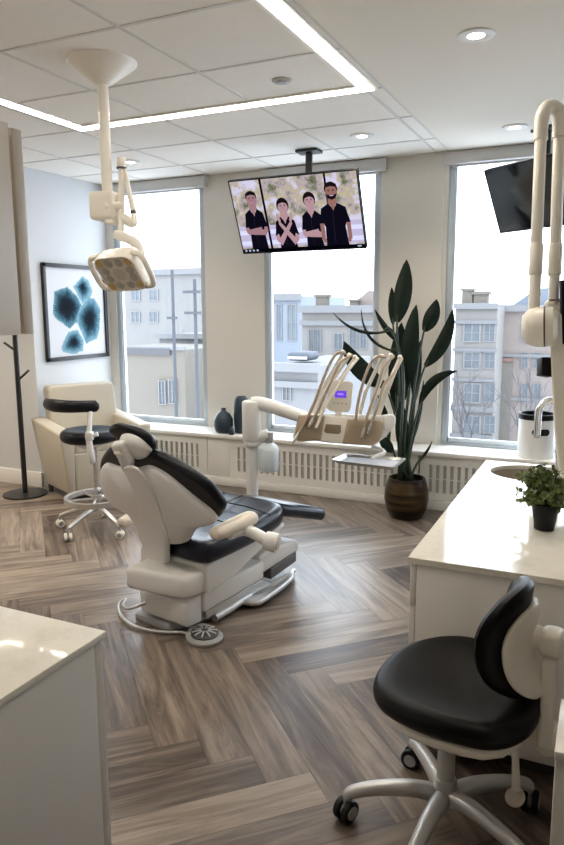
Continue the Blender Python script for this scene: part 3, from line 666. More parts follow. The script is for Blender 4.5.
for i, h in enumerate(HS):
    m = MB(); m.tube([hp(*h[0], .0)]+[hp(x, y, -.045) for x, y in h[1:]], .0088, 8, smooth=5); m.build('hose', mat('hose_beige', (.42, .34, .25), .4, .3) if i != 2 else IVP, DU)
    a, b = hp(*h[-2], -.045), hp(*h[-1], -.045); d = (b-a).normalized()
    if i in (0, 1, 4, 5):
        m = MB(); m.cyl(b-d*.055, b-d*.02, .0085, .010, 14); m.cyl(b-d*.02, b+d*.012, .010, .007, 14, .002); hpz = m.build('handpiece', STEEL, DU)
        m = MB(); m.cyl(b-d*.005+fw*-.0, b+d*.018, .005, .004, 10); m.build('coupling', DGP, hpz)
# side pod and tray on its own little arm
m = MB(); m.prism([hp(*q, .0) for q in ((383, 415), (393, 413.5), (396, 417), (395.5, 426), (390, 431), (384, 430))], fw*.1, .012, 3); m.build('side_pod', WPL, DU)
m = MB(); m.tube([hp(372, 446, .08), hp(384, 452, .04), hp(372, 458, .0)], .013, 10, smooth=4); m.build('tray_arm', WPL, DU)
tz = hp(370, 463).z
T4 = [atZ(332, 462, tz), atZ(346, 456, tz), atZ(406, 460.5, tz), atZ(395, 470, tz)]
tc = sum(T4, V())/4
m = MB(); o_ = []
for i in range(4):
    a, b, c = T4[i-1], T4[i], T4[(i+1) % 4]
    for k in range(5):
        f = k/4; p = b+(a-b)*.10*(1-f)**2+(c-b)*.10*f**2; o_.append(p)
m.rings([[tc+(p-tc)*k+V((0, 0, z)) for p in o_] for k, z in ((.93, -.006), (1.0, .012), (1.03, .012), (1.03, .0145), (.99, .0145), (.92, -.003), (.5, -.003), (.05, -.003))]); m.build('tray', STEEL, DU)
m = MB(); m.prism([tc+(p-tc)*.86+V((0, 0, -.0025)) for p in T4], (0, 0, .002)); m.build('tray_liner', PAPER, DU)

# ------------------------------------------------------------------ dental light on its ceiling pole
lp = atZ(101.7, 62, ZC); lx, ly = lp.x, lp.y
DL = thing('dental_light', 'ivory dental operating light hanging from the ceiling flange', 'dental light', (lx, ly, ZC))
D0 = (V((lx, ly, 2.3))-C0).dot(fw)
m = MB(); m.lathe((lx, ly, ZC), [(.165, 0), (.163, -.008), (.148, -.020), (.10, -.055), (.058, -.085), (.040, -.10), (.026, -.105)], 40); m.build('ceiling_flange', IVP, DL)
pb = pd(100.5, 217, D0)
m = MB(); m.cyl((lx, ly, ZC-.09), (lx, ly, pb.z+.06), .026, None, 24); m.build('pole', IVP, DL)
bz0, bz1 = pd(100, 219, D0).z, pd(100, 191, D0).z
m = MB(); m.box((lx-.012, ly, (bz0+bz1)/2), (.13, .12, bz1-bz0), math.radians(12), .02, 4); m.lathe((lx+.02, ly, bz0), [(.04, .005), (.04, -.016), (.02, -.024)], 20); m.build('junction_box', IVP, DL)
q0, q1, q2 = pd(105, 206, D0), pd(121, 233, D0+.02), pd(121.5, 166, D0+.02)
m = MB(); m.tube([q0, pd(121.3, 206, D0+.02)], .024, 14); m.cyl(q1, q2, .0165, .015, 18); m.cyl(q2-V((0, 0, .012)), q2+V((0, 0, .042)), .024, .021, 20, .008); m.build('lower_arm', IVP, DL)
m = MB(); m.cyl(q2+V((0, 0, -.014)), q2+V((0, 0, -.006)), .0245, None, 20); m.build('joint_ring', DGP, DL)
s0, s1 = pd(124, 168, D0+.02), pd(133.2, 211, D0+.02)
m = MB(); m.cyl(s0, s1, .012, .0135, 16, .003); m.build('spring_arm', IVP, DL)
m = MB(); m.cyl(s1, s1+(s1-s0).normalized()*.012, .014, None, 12); m.build('arm_end_joint', DGP, DL)
m = MB(); m.tube([pd(133.6, 214, D0+.02), pd(134, 222, D0+.02), pd(129.5, 222, D0+.02), pd(122, 216, D0+.02)], [.011, .019, .026, .02], 14, smooth=5); m.build('elbow', IVP, DL)
yk = [pd(114.5, 234, D0-.02), pd(121, 236, D0-.02), pd(128, 239, D0-.02), pd(135, 243, D0-.0), pd(139.5, 252, D0+.03), pd(140.5, 262, D0+.06)]
m = MB(); m.tube(yk, [.020, .025, .022, .026, .026, .022], 16, smooth=5); m.build('yoke_arm', IVP, DL)
# lamp head: rounded square seen from below, tilted
Lc = pd(121.5, 272, D0-.02)
def lhp(x, y, dd=0): return pd(x, y, D0-.02+dd)
ex = (rt*34-up*1-fw*17).normalized(); ey = rt*-13+up*27.5-fw*27; ey = (ey-ex*ex.dot(ey)).normalized(); fn = ex.cross(ey)
if fn.dot(fw) > 0: fn = -fn
K = .235
def lh(x, y, z=0): return Lc+ex*x+ey*y+fn*z
m = MB(); rr = rrect(.235, .20, .048, 6)
m.rings([[lh(x*k, y*k, z) for x, y in rr] for k, z in ((.6, -.085), (.85, -.075), (.97, -.05), (1, -.02), (1, .012), (.97, .022), (.94, .022), (.93, .016))], True, False); m.build('head_housing', IVP, DL)
m = MB(); m.rings([[lh(x*k, y*k, z) for x, y in rr] for k, z in ((.935, .014), (.935, .017))]); fc = m.build('lens_plate', mat('lens_plate_grey', (.62, .57, .48), .35), DL)
for i, (x, y, big) in enumerate([(-.083, .066, 1), (.083, .066, 1), (-.083, -.066, 1), (.083, -.066, 1), (-.03, .062, 0), (.03, .062, 0), (-.03, -.062, 0), (.03, -.062, 0), (-.07, .02, 0), (.07, .02, 0), (-.07, -.023, 0), (.07, -.023, 0)]):
    m = MB(); m.lathe(lh(x, y, .016), [(.0205, 0), (.0205, .004), (.016, .006), (.006, .0035)], 18, ax=fn)
    m.build('lens', mat('amber_lens', (.52, .36, .15), .2) if big else mat('grey_lens', (.36, .34, .30), .2), fc)
m = MB(); m.lathe(lh(0, 0, .016), [(.034, 0), (.034, .003), (.012, .004)], 24, ax=fn); m.build('sensor_disc', mat('sensor_mauve', (.50, .43, .39), .3), fc)
for s_ in (-1, 1):
    m = MB(); m.tube([lh(s_*.10, .085, -.02), lh(s_*.15, .075, -.01), lh(s_*.162, .0, .0), lh(s_*.15, -.075, .005), lh(s_*.095, -.09, .0)], [.014, .0135, .013, .0135, .014], 12, smooth=6); m.build('handle', IVP, DL)

# ------------------------------------------------------------------ framed print on the left wall
def cellmat():
    m, nt, b = nodes('blue_hexagon_ink'); b.inputs['Roughness'].default_value = .8; b.inputs['Specular IOR Level'].default_value = .08; L = nt.links.new; N = nt.nodes.new
    uv = N('ShaderNodeUVMap'); uv.uv_map = 'ink'; sp = N('ShaderNodeSeparateXYZ'); L(uv.outputs[0], sp.inputs[0])
    w = N('ShaderNodeTexWave'); w.wave_type = 'BANDS'; w.bands_direction = 'Y'; w.inputs['Scale'].default_value = 3.2; w.inputs['Distortion'].default_value = 3; w.inputs['Detail'].default_value = 3; L(uv.outputs[0], w.inputs['Vector'])
    nz = N('ShaderNodeTexNoise'); nz.inputs['Scale'].default_value = 4; nz.inputs['Detail'].default_value = 5; L(uv.outputs[0], nz.inputs['Vector'])
    a = N('ShaderNodeMath'); a.operation = 'MULTIPLY_ADD'; a.inputs[1].default_value = .34; L(w.outputs['Fac'], a.inputs[0]); L(sp.outputs['X'], a.inputs[2])
    c = N('ShaderNodeMath'); c.operation = 'MULTIPLY_ADD'; c.inputs[1].default_value = .45; L(nz.outputs['Fac'], c.inputs[0]); L(a.outputs[0], c.inputs[2])
    sc_m = N('ShaderNodeMath'); sc_m.operation = 'MULTIPLY'; sc_m.inputs[1].default_value = .70; L(c.outputs[0], sc_m.inputs[0]); c = sc_m
    rp = N('ShaderNodeValToRGB'); e = rp.color_ramp.elements; e[0].position = .49; e[0].color = (.005, .008, .014, 1); e[1].position = 1.2 if False else 1.0; e[1].color = (.24, .40, .47, 1)
    for ps, cc in ((.60, (.009, .024, .040)), (.69, (.026, .075, .115)), (.80, (.065, .17, .23))):
        k = e.new(ps); k.color = (*cc, 1)
    L(c.outputs[0], rp.inputs[0]); L(rp.outputs[0], b.inputs['Base Color']); return m
INK = cellmat()
A0, A1 = atX(40, 263.5, XL), atX(105.5, 352, XL)
ya, yb = A0.y, 5.44; za, zb = 1.085, 1.93
t = thing('framed_print', 'black framed print of four blue hexagonal shapes on the wall', 'picture', (XL, (ya+yb)/2, za))
m = MB(); f = .034
for lo, hi in (((ya, za), (ya+f, zb)), ((yb-f, za), (yb, zb)), ((ya, za), (yb, za+f)), ((ya, zb-f), (yb, zb))): m.boxb((XL, lo[0], lo[1]), (XL+.028, hi[0], hi[1]), .002)
m.build('frame', BLK, t)
m = MB(); m.boxb((XL+.001, ya+.02, za+.02), (XL+.010, yb-.02, zb-.02)); pr_ = m.build('print', PAPER, t)
iw, ih = yb-ya-2*f, zb-za-2*f
# outlines in the print's own 0..1 frame (left to right, bottom to top), nucleus, size
CELLS = [([(.14, .74), (.36, .79), (.53, .68), (.61, .55), (.52, .40), (.36, .315), (.14, .43), (.10, .50)], (.325, .57)),
         ([(.46, .80), (.63, .92), (.74, .87), (.81, .75), (.73, .64), (.60, .60), (.52, .70)], (.62, .80)),
         ([(.56, .56), (.72, .67), (.83, .66), (.93, .54), (.90, .30), (.84, .18), (.64, .13), (.52, .34), (.48, .43)], (.72, .42)),
         ([(.24, .17), (.34, .28), (.50, .30), (.60, .17), (.58, .05), (.40, .015), (.24, .05), (.20, .10)], (.42, .16))]
cb = bmesh.new(); uvl = cb.loops.layers.uv.new('ink')
for n_, (pts, nu) in enumerate(CELLS):
    X_ = .0104+.0001*n_
    cen = V((XL+X_, ya+f+nu[0]*iw, za+f+nu[1]*ih)); k = len(pts)
    fine = []
    for i in range(k):
        for j in range(6): fine.append((pts[i][0]+(pts[(i+1) % k][0]-pts[i][0])*j/6+random.uniform(-.006, .006), pts[i][1]+(pts[(i+1) % k][1]-pts[i][1])*j/6+random.uniform(-.006, .006)))
    ring = [V((XL+X_, ya+f+x*iw, za+f+y*ih)) for x, y in fine]; K = len(ring); prev = [cb.verts.new(cen)]*K
    for s_ in (.25, .5, .75, 1.0):
        cur = [cb.verts.new(cen+(p-cen)*s_) for p in ring]
        for i in range(K):
            j = (i+1) % K; vs = [prev[i], cur[i], cur[j]] if s_ == .25 else [prev[i], cur[i], cur[j], prev[j]]
            us = [s_-.25, s_, s_] if s_ == .25 else [s_-.25, s_, s_, s_-.25]
            fa = cb.faces.new(vs)
            for lp_, u_, q in zip(fa.loops, us, (i, i, j, j)): lp_[uvl].uv = (u_+.17*(n_ == 1)+.1*(n_ == 3)-.12*(n_ == 0), q/K*6+n_*3)
        prev = cur
off = V((XL, (ya+yb)/2, za))
for v in cb.verts: v.co -= off
me = bpy.data.meshes.new('ink'); cb.to_mesh(me); cb.free(); me.materials.append(INK); o = bpy.data.objects.new('ink', me); COL.objects.link(o); o.parent = pr_

# ------------------------------------------------------------------ coat stand
b = atZ(25.5, 494.5, 0)
t = thing('coat_stand', 'thin black metal coat stand with round base by the left wall', 'coat stand', (b.x, b.y, 0))
m = MB(); m.lathe(b, [(.178, 0), (.181, .006), (.178, .014), (.03, .018)], 44); m.build('base', BLK, t)
m = MB(); m.cyl(b+V((0, 0, .01)), b+V((0, 0, 1.78)), .021, None, 18); m.ball(b+V((0, 0, 1.78)), .021, (1, 1, .6), 14); m.build('pole', BLK, t)
Dc = (b+V((0, 0, 1.2))-C0).dot(fw)
for p, q in (((16, 351), (4, 342.5)), ((19, 379.5), (29, 370)), ((16, 322), (27, 312)), ((15, 300), (4, 291))):
    m = MB(); m.cyl(pd(*p, Dc), pd(*q, Dc), .010, None, 10, .002); m.build('peg', BLK, t)

# ------------------------------------------------------------------ armchair in the corner
ang = math.radians(-47)                  # seat faces the room
t = thing('armchair', 'cream leather tub armchair in the corner under the blue print', 'armchair', (-3.93, 4.60, 0))
th = math.radians(64.5); t.rotation_euler = (0, 0, th)      # local x runs along the front edge, local -y faces the room
W_, Dp = .81, .64
m = MB()
def armshape(s):
    x0, x1 = s*W_/2, s*(W_/2-.125)
    yf, yb_ = -Dp/2, Dp/2
    b2 = bmesh.new()
    prof = [(yf+.03, .07), (yf, .575), (yb_-.02, .64), (yb_-.10, .07)]
    L0 = [b2.verts.new((x0-(s*.07 if z < .3 else 0), y, z)) for y, z in prof]; L1 = [b2.verts.new((x1-(s*.0 if z < .3 else 0), y, z)) for y, z in prof]
    b2.faces.new(L0); b2.faces.new(L1[::-1])
    for i in range(4): b2.faces.new([L0[i], L0[(i+1) % 4], L1[(i+1) % 4], L1[i]])
    bmesh.ops.recalc_face_normals(b2, faces=b2.faces)
    bmesh.ops.bevel(b2, geom=list(b2.edges), offset=.02, segments=3, profile=.5, affect='EDGES'); return b2
for s_ in (-1, 1):
    m = MB(); m.merge(armshape(s_)); m.build('arm', CREAM, t, local=True)
m = MB(); m.box((0, .0, .235), (W_-.26, Dp-.06, .33), 0, .02, 3); m.build('seat_base', CREAM, t, local=True)
m = MB(); m.pad([(x, y-.03, .435) for x, y in rrect(W_-.255, Dp-.12, .05, 5)], (0, 0, 1), .12, .035, crown=.02); m.build('seat_cushion', CREAM, t, local=True)
m = MB(); m.prism([(-W_/2+.12, .10, .42), (W_/2-.085, .10, .42), (W_/2-.085, .19, .87), (W_/2-.11, .20, .90), (-W_/2+.155, .20, .90), (-W_/2+.13, .19, .87)], (0, .14, 0), .035, 4)
m.prism([(-W_/2+.10, .16, .08), (W_/2-.10, .16, .08), (W_/2-.085, .17, .5), (-W_/2+.085, .17, .5)], (0, .12, 0), .02, 3); m.build('backrest', CREAM, t, local=True)
for x in (-W_/2+.10, W_/2-.10):
    for y in (-Dp/2+.08, Dp/2-.14):
        m = MB(); m.cyl((x, y, 0), (x, y, .085), .018, .022, 12); m.build('leg', DGP, t, local=True)

# ------------------------------------------------------------------ stool with ring and body bar
sx, sy = -3.185, 3.755
t = thing('assistant_stool', 'tall black round stool with foot ring and padded body bar', 'stool', (sx, sy, 0))
CAST = [math.radians(-93+72*k) for k in range(5)]
def caster(c, rad, dirn, par, wm=DGP, hub=GRP):
    m = MB(); d = V((math.cos(dirn), math.sin(dirn), 0)); sdv = V((-d.y, d.x, 0)); c = V(c)
    for s_ in (-1, 1): m.cyl(c+sdv*s_*.006+V((0, 0, rad)), c+sdv*s_*.026+V((0, 0, rad)), rad, None, 20, .005)
    w = m.build('caster', wm, par)
    m = MB(); m.tube([c+V((0, 0, rad*2+.025)), c+V((0, 0, rad+.004))], .009, 10)
    m.cyl(c-sdv*.029+V((0, 0, rad)), c+sdv*.029+V((0, 0, rad)), rad*.6, None, 16); m.build('caster_hub', hub, w); return w
for a in CAST:
    d = V((math.cos(a), math.sin(a), 0)); c = V((sx, sy, 0))
    m = MB(); m.tube([c+d*.03+V((0, 0, .155)), c+d*.14+V((0, 0, .135)), c+d*.285+V((0, 0, .085))], [.02, .018, .015], 10, smooth=3); m.build('leg', ALU, t)
    caster(c+d*.29, .027, a+.8, t, IVP, GRP)
m = MB(); m.cyl((sx, sy, .12), (sx, sy, .30), .028, None, 20); m.cyl((sx, sy, .30), (sx, sy, .60), .016, None, 16); m.build('gas_lift', CHROME, t)
m = MB(); N_ = 48; R_ = [V((sx+.205*math.cos(2*PI*k/N_), sy+.205*math.sin(2*PI*k/N_), .225)) for k in range(N_)]
m.rings([[c+V((0, 0, z))+(c-V((sx, sy, .225)))*k for c in R_] for k, z in ((0, -.018), (.09, -.018), (.09, .018), (0, .018), (-.04, .016), (-.04, -.016), (0, -.018))], False, False)
for a in CAST: m.tube([V((sx, sy, .225)), V((sx+.2*math.cos(a+.6), sy+.2*math.sin(a+.6), .225))], .009, 8)
m.cyl((sx, sy, .205), (sx, sy, .25), .035, None, 20); m.build('foot_ring', ALU, t)
m = MB(); m.pad([(sx-.04+.205*math.cos(2*PI*k/40), sy+.01+.205*math.sin(2*PI*k/40), .672) for k in range(40)], (0, 0, 1), .085, .04, crown=.02); m.build('seat', NAVY, t)
m = MB(); m.cyl((sx-.02, sy, .585), (sx-.03, sy+.005, .635), .06, .15, 24); m.build('seat_plate', WPL, t)
Ds = 4.64
m = MB(); bar = [pd(46, 403.5, Ds+.16), pd(54, 405.5, Ds+.04), pd(67, 406.5, Ds-.02), pd(82, 406.5, Ds-.01), pd(98.5, 406, Ds+.05)]
bs, rs = catmull(bar, [.032, .038, .036, .034, .034], 6); x = V((0, 0, 1)); R = []
for i, p in enumerate(bs):
    tg = (bs[min(i+1, len(bs)-1)]-bs[max(i-1, 0)]).normalized(); sd = tg.cross(x).normalized(); e = 1 if 0 < i < len(bs)-1 else .55
    R.append([p+x*rs[i]*1.18*e*math.sin(2*PI*k/16)+sd*rs[i]*.9*e*math.cos(2*PI*k/16) for k in range(16)])
m.rings(R); m.build('body_bar', NAVY, t)
m = MB(); m.tube([pd(90, 409, Ds+.02), pd(89.5, 424, Ds), pd(89, 440, Ds), pd(91.5, 456, Ds+.02), pd(92.5, 462, Ds+.06)], [.016, .016, .021, .023, .018], 12, smooth=4); m.build('bar_stem', WPL, t)
m = MB(); m.box(pd(89.5, 436, Ds-.01), (.05, .05, .06), .4, .01); m.cyl(pd(93, 435.5, Ds), pd(98, 434, Ds+.0), .012, .015, 14, .003); m.build('bar_clamp', WPL, t)

# ------------------------------------------------------------------ vases on the sill
def vase(px, prof, label, m_=VASE, dy=.08):
    p = V((px, YH+dy, ZS)); mb = MB(); mb.lathe(p, prof, 32); o = mb.build('vase', m_); tag(o, label, 'vase', 'teal vases on the sill'); return o
xa = atY(223.2, 430, YH+.07).x
v1 = vase(xa, [(0.0531, 0.0), (0.0732, 0.0144), (0.085, 0.066), (0.0826, 0.12), (0.059, 0.168), (0.026, 0.1896), (0.0201, 0.204), (0.0248, 0.2184), (0.0177, 0.2184), (0.0153, 0.198)], 'squat round-bodied teal vase with narrow neck, beside the tall one')
xb = atY(240.5, 430, YH+.11).x
v2 = vase(xb, [(0.0495, 0.0), (0.0605, 0.012), (0.0682, 0.096), (0.0704, 0.228), (0.066, 0.282), (0.0506, 0.3144), (0.0396, 0.324), (0.033, 0.3144)], 'tall rounded teal vase partly behind the white post', dy=.135)
xc = atY(231.8, 436, YH+.02).x
v3 = vase(xc, [(.018, 0), (.026, .008), (.028, .03), (.020, .055), (.010, .066), (.012, .075), (.008, .075)], 'tiny teal bud vase standing in front of the larger two', dy=.015)

# ------------------------------------------------------------------ bird-of-paradise plant
b = atZ(406, 513, 0); b.y = 4.93; b.x = atZ(406, 513, 0).x*4.93/atZ(406, 513, 0).y
def bronze():
    m, nt, bb = nodes('bronze_glaze'); L = nt.links.new; N = nt.nodes.new; bb.inputs['Roughness'].default_value = .3; bb.inputs['Metallic'].default_value = .55
    tc = N('ShaderNodeTexCoord'); mp = N('ShaderNodeMapping'); mp.inputs['Scale'].default_value = (1.5, 1.5, 14); L(tc.outputs['Object'], mp.inputs[0])
    nz = N('ShaderNodeTexNoise'); nz.inputs['Scale'].default_value = 1.6; nz.inputs['Detail'].default_value = 4; L(mp.outputs[0], nz.inputs['Vector'])
    rp = N('ShaderNodeValToRGB'); rp.color_ramp.elements[0].position = .4; rp.color_ramp.elements[0].color = (.016, .009, .006, 1); rp.color_ramp.elements[1].position = .66; rp.color_ramp.elements[1].color = (.10, .062, .025, 1)
    L(nz.outputs['Fac'], rp.inputs[0]); L(rp.outputs[0], bb.inputs['Base Color']); return m
t = thing('potted_plant', 'tall broad-leaved green plant in a bronze pot by the windows', 'plant', (b.x, b.y, 0))
m = MB(); m.lathe((b.x, b.y, 0), [(.10, 0), (.115, .006), (.145, .06), (.163, .14), (.160, .21), (.142, .275), (.132, .30), (.122, .30), (.128, .27), (.135, .22)], 44, cap1=False); m.build('pot', bronze(), t)
m = MB(); m.lathe((b.x, b.y, .255), [(.134, -.02), (.134, .0), (.06, .012), (.01, .014)], 28); m.build('soil', SOIL, t)
DPL = (V((b.x, b.y, .8))-C0).dot(fw)
def leaf(base, tip, width, bend, stem_from, dd=0, fold=.15, name='leaf'):
    "one blade on its own stalk; outline runs base -> tip"
    P0, P3 = pd(*base, DPL+dd), pd(*tip, DPL+dd-.0)
    ax = (P3-P0); Ln = ax.length; ax.normalize(); side = ax.cross(fw).normalized(); nr = side.cross(ax)
    if bend.__class__ is tuple: bv = rt*bend[0]+up*bend[1]
    else: bv = side*bend
    n = 12; mb = MB(); ctr = []
    for i in range(n+1):
        s_ = i/n; ctr.append(P0+ax*Ln*s_+bv*4*s_*(1-s_)*Ln+fw*(.05*math.sin(s_*2.5)*Ln*(1 if dd >= 0 else -1)))
    rows = []
    for i in range(n+1):
        s_ = i/n; w = width*(math.sin(PI*min(1, s_*.93+.05))**.75)*(1-.25*s_) if i < n else .002
        tg = (ctr[min(i+1, n)]-ctr[max(i-1, 0)]).normalized(); sd = tg.cross(fw).normalized(); nn = sd.cross(tg)
        rows.append([ctr[i]+sd*w*k+nn*(-fold*w*(1-abs(k))*2+.012*math.sin(9*s_+k*2)*abs(k)*w*8) for k in (-1, -.55, 0, .55, 1)])
    top = [[mb.bm.verts.new(p) for p in r] for r in rows]; bot = [[mb.bm.verts.new(p+fw*.002) for p in r] for r in rows]
    for a, q in ((top, 0), (bot, 1)):
        for r0_, r1_ in zip(a, a[1:]):
            for i in range(4): mb.face([r0_[i], r0_[i+1], r1_[i+1], r1_[i]][::-1 if q else 1])
    lf = mb.build('leaf', LEAF, t, recalc=False)
    sb = V((b.x+random.uniform(-.06, .06), b.y+random.uniform(-.05, .05), .26))
    mid = [pd(x, y, DPL+dd) for x, y in stem_from]
    mb = MB(); pts = [sb]+mid+[P0, ctr[2]]; mb.tube(pts, [.011]+[.009]*len(mid)+[.007, .003], 8, smooth=4); mb.build('stalk', STEM, lf)
    mb = MB(); mb.tube([c-nn*.0+fw*-.003 for c in ctr[:-1]], [.004*(1-i/n)+.001 for i in range(n)], 6); mb.build('midrib', STEM, lf)
leaf((397, 322), (407, 259), .074, -.03, [(401, 440), (399, 380)], 0)
leaf((393, 324), (392, 287), .035, .0, [(398, 430), (396, 360)], .12)
leaf((410, 385), (416, 305), .07, .04, [(404, 450), (406, 420)], -.05)
leaf((424, 331), (437, 299), .064, -.06, [(408, 440), (417, 370)], .08)
leaf((425, 366), (453, 309), .058, -.10, [(408, 450), (414, 405)], .02)
leaf((420, 404), (457, 371), .040, .16, [(408, 460), (413, 430)], -.06)
leaf((403, 400), (402, 322), .085, .03, [(402, 455), (402, 425)], .05)
leaf((385, 386), (344, 341), .078, .10, [(399, 460), (396, 420)], .03)
leaf((402, 345), (375, 309), .026, .05, [(401, 440), (403, 390)], .10, .3)
leaf((400, 352), (361, 310), .012, .22, [(401, 440), (404, 385)], -.08, .3)
leaf((392, 330), (333, 313), .013, .17, [(401, 440), (403, 370)], -.1, .3)
leaf((404, 455), (401, 400), .055, .02, [(403, 470)], -.02)
leaf((393, 452), (380, 434), .045, .05, [(400, 468)], -.08)
leaf((389, 440), (378, 395), .03, -.05, [(399, 465)], .1)
leaf((415, 400), (421, 340), .045, .02, [(407, 455), (411, 430)], .12)
leaf((413, 440), (424, 380), .02, -.03, [(408, 465)], .06, .3)
leaf((418, 462), (432, 441), .012, -.05, [(412, 475)], -.05, .3)
leaf((398, 415), (392, 350), .04, .02, [(401, 455)], .15)
for bx, tx, ty in ((399, 396, 400), (410, 416, 395), (404, 408, 390), (413, 420, 415)):
    m = MB(); m.tube([V((b.x+random.uniform(-.07, .07), b.y+random.uniform(-.05, .05), .26)), pd(bx, 440, DPL), pd(tx, ty, DPL)], [.011, .009, .004], 8, smooth=4); m.build('shoot', STEM, t)

# ------------------------------------------------------------------ right-hand cabinet, worktop, sink
CZ = .722; YF, YB, XA, XB = 2.172, 3.80, -.549, .545
m = MB(); zt0_ = CZ-.0215
m.boxb((XA+.022, YF+.028, .10), (XA+.04, YB-.012, zt0_)); m.boxb((XB-.018, YF+.028, .10), (XB, YB-.012, zt0_)); m.boxb((XA+.022, YB-.012, .10), (XB, YB-.003, zt0_)); m.boxb((XA+.022, YF+.028, .10), (XB, YB-.03, .118)); isl = m.build('base_cabinet', LAM)
tag(isl, 'white cabinet with drawers under the glossy sink worktop', 'cabinet')
m = MB(); m.boxb((XA+.05, YF+.10, 0), (XB, YB-.06, .10)); m.build('plinth', KICK, isl)
m = MB(); m.boxb((XA+.024, YF+.008, .095), (XB, YF+.0265, CZ-.0225), .0015); m.build('end_panel', LAM, isl)
ys = [YF+.01, 2.70, 3.25, YB-.032]
for a, c in zip(ys, ys[1:]):
    for z0, z1_ in ((.095, .335), (.339, .545), (.549, CZ-.025)):
        m = MB(); m.boxb((XA+.002, a+.0015, z0), (XA+.021, c-.0015, z1_), .0015); d = m.build('drawer', LAM, isl)
        m = MB(); yc = (a+c)/2; m.boxb((XA-.022, yc-.07, z1_-.035), (XA-.016, yc+.07, z1_-.025), .002)
        for q in (-.055, .055): m.boxb((XA-.018, yc+q-.004, z1_-.034), (XA+.003, yc+q+.004, z1_-.026))
        m.build('handle', STEEL, d)
# worktop with a round opening
SKC = V((-.283, 3.585, CZ)); SR = .18
m = MB(); n_ = 64
def sq(a):
    c, s_ = math.cos(a), math.sin(a); k = []
    if c > 1e-6: k.append((XB-SKC.x)/c)
    if c < -1e-6: k.append((XA-.004-SKC.x)/c)
    if s_ > 1e-6: k.append((YB-SKC.y)/s_)
    if s_ < -1e-6: k.append((YF-SKC.y)/s_)
    q = min(k); return V((SKC.x+c*q, SKC.y+s_*q, CZ))
angs = sorted([2*PI*k/n_ for k in range(n_)]+[math.atan2(y-SKC.y, x-SKC.x) % (2*PI) for x in (XA-.004, XB) for y in (YF, YB)])
inn = [SKC+V((SR*1.19*math.cos(a), SR*math.sin(a), 0)) for a in angs]; out = [sq(a) for a in angs]; dn = V((0, 0, -.021))
m.rings([[p+V((0, 0, -.012)) for p in inn], [p+V((0, 0, -.002)) for p in inn], [p+(q-p).normalized()*.002 for p, q in zip(inn, out)], [p+(q-p)*.999 for p, q in zip(inn, out)], [q+V((0, 0, -.002)) for q in out], [q+dn for q in out], [p+(q-p)*.02+dn for p, q in zip(inn, out)], [p+V((0, 0, -.012)) for p in inn]], False, False)
wt = m.build('worktop', QUARTZ, angle=30); tag(wt, 'glossy pale stone worktop with round sink on the right', 'worktop')
m = MB(); BAS = mat('sink_taupe', (.40, .34, .27), .3, .4)
def rg(k, z): return [SKC+V((SR*1.19*k*math.cos(2*PI*i/48), SR*k*math.sin(2*PI*i/48), z)) for i in range(48)]
m.rings([rg(1.04, -.0225), rg(.995, -.0215), rg(.985, -.045), rg(.93, -.13), rg(.75, -.155), rg(.3, -.163), rg(.1, -.165)], False, True); sk = m.build('sink', BAS); tag(sk, 'round taupe undermount sink bowl in the right worktop', 'sink')
m = MB(); m.lathe(SKC+V((0, 0, -.164)), [(.028, 0), (.028, .004), (.012, .001)], 20); m.build('drain', CHROME, sk)
# tap
fb = atZ(558, 470, CZ); fb.y = 3.56; fb.x = atY(558, 470, 3.56).x; DF = (fb+V((0, 0, .2))-C0).dot(fw)
t = thing('faucet', 'chrome gooseneck tap arching over the sink', 'tap', (fb.x, fb.y, CZ))
m = MB(); m.lathe(fb, [(.026, 0), (.026, .01), (.018, .016), (.017, .09), (.013, .1)], 20); m.build('base', CHROME, t)
top = fb.z+.30
spx = pd(537, 436, DF)
arc = [fb+V((0, 0, .08)), V((fb.x, fb.y, pd(555, 425, DF).z))]
cx_ = (fb+V((spx.x, spx.y, fb.z)))/2; hz = pd(555, 414, DF).z; hd = V((spx.x-fb.x, spx.y-fb.y, 0)); r_ = hd.length/2; hd.normalize()
for k in range(0, 9):
    a = PI*k/8; arc.append(V((fb.x, fb.y, 0))+hd*(r_-r_*math.cos(a))+V((0, 0, hz+1.25*r_*math.sin(a))))
arc.append(V((spx.x, spx.y, spx.z)))
m = MB(); m.tube(arc, .0165, 14, smooth=3); sp_ = m.build('spout', CHROME, t)
m = MB(); m.cyl(V((spx.x, spx.y, spx.z+.004)), V((spx.x, spx.y, spx.z-.008)), .0165, None, 16); m.build('aerator', GRP, sp_)
m = MB(); m.cyl(fb+V((0, 0, .055)), fb+V((.05, -.02, .062)), .009, .007, 12, .002); m.build('lever', CHROME, t)
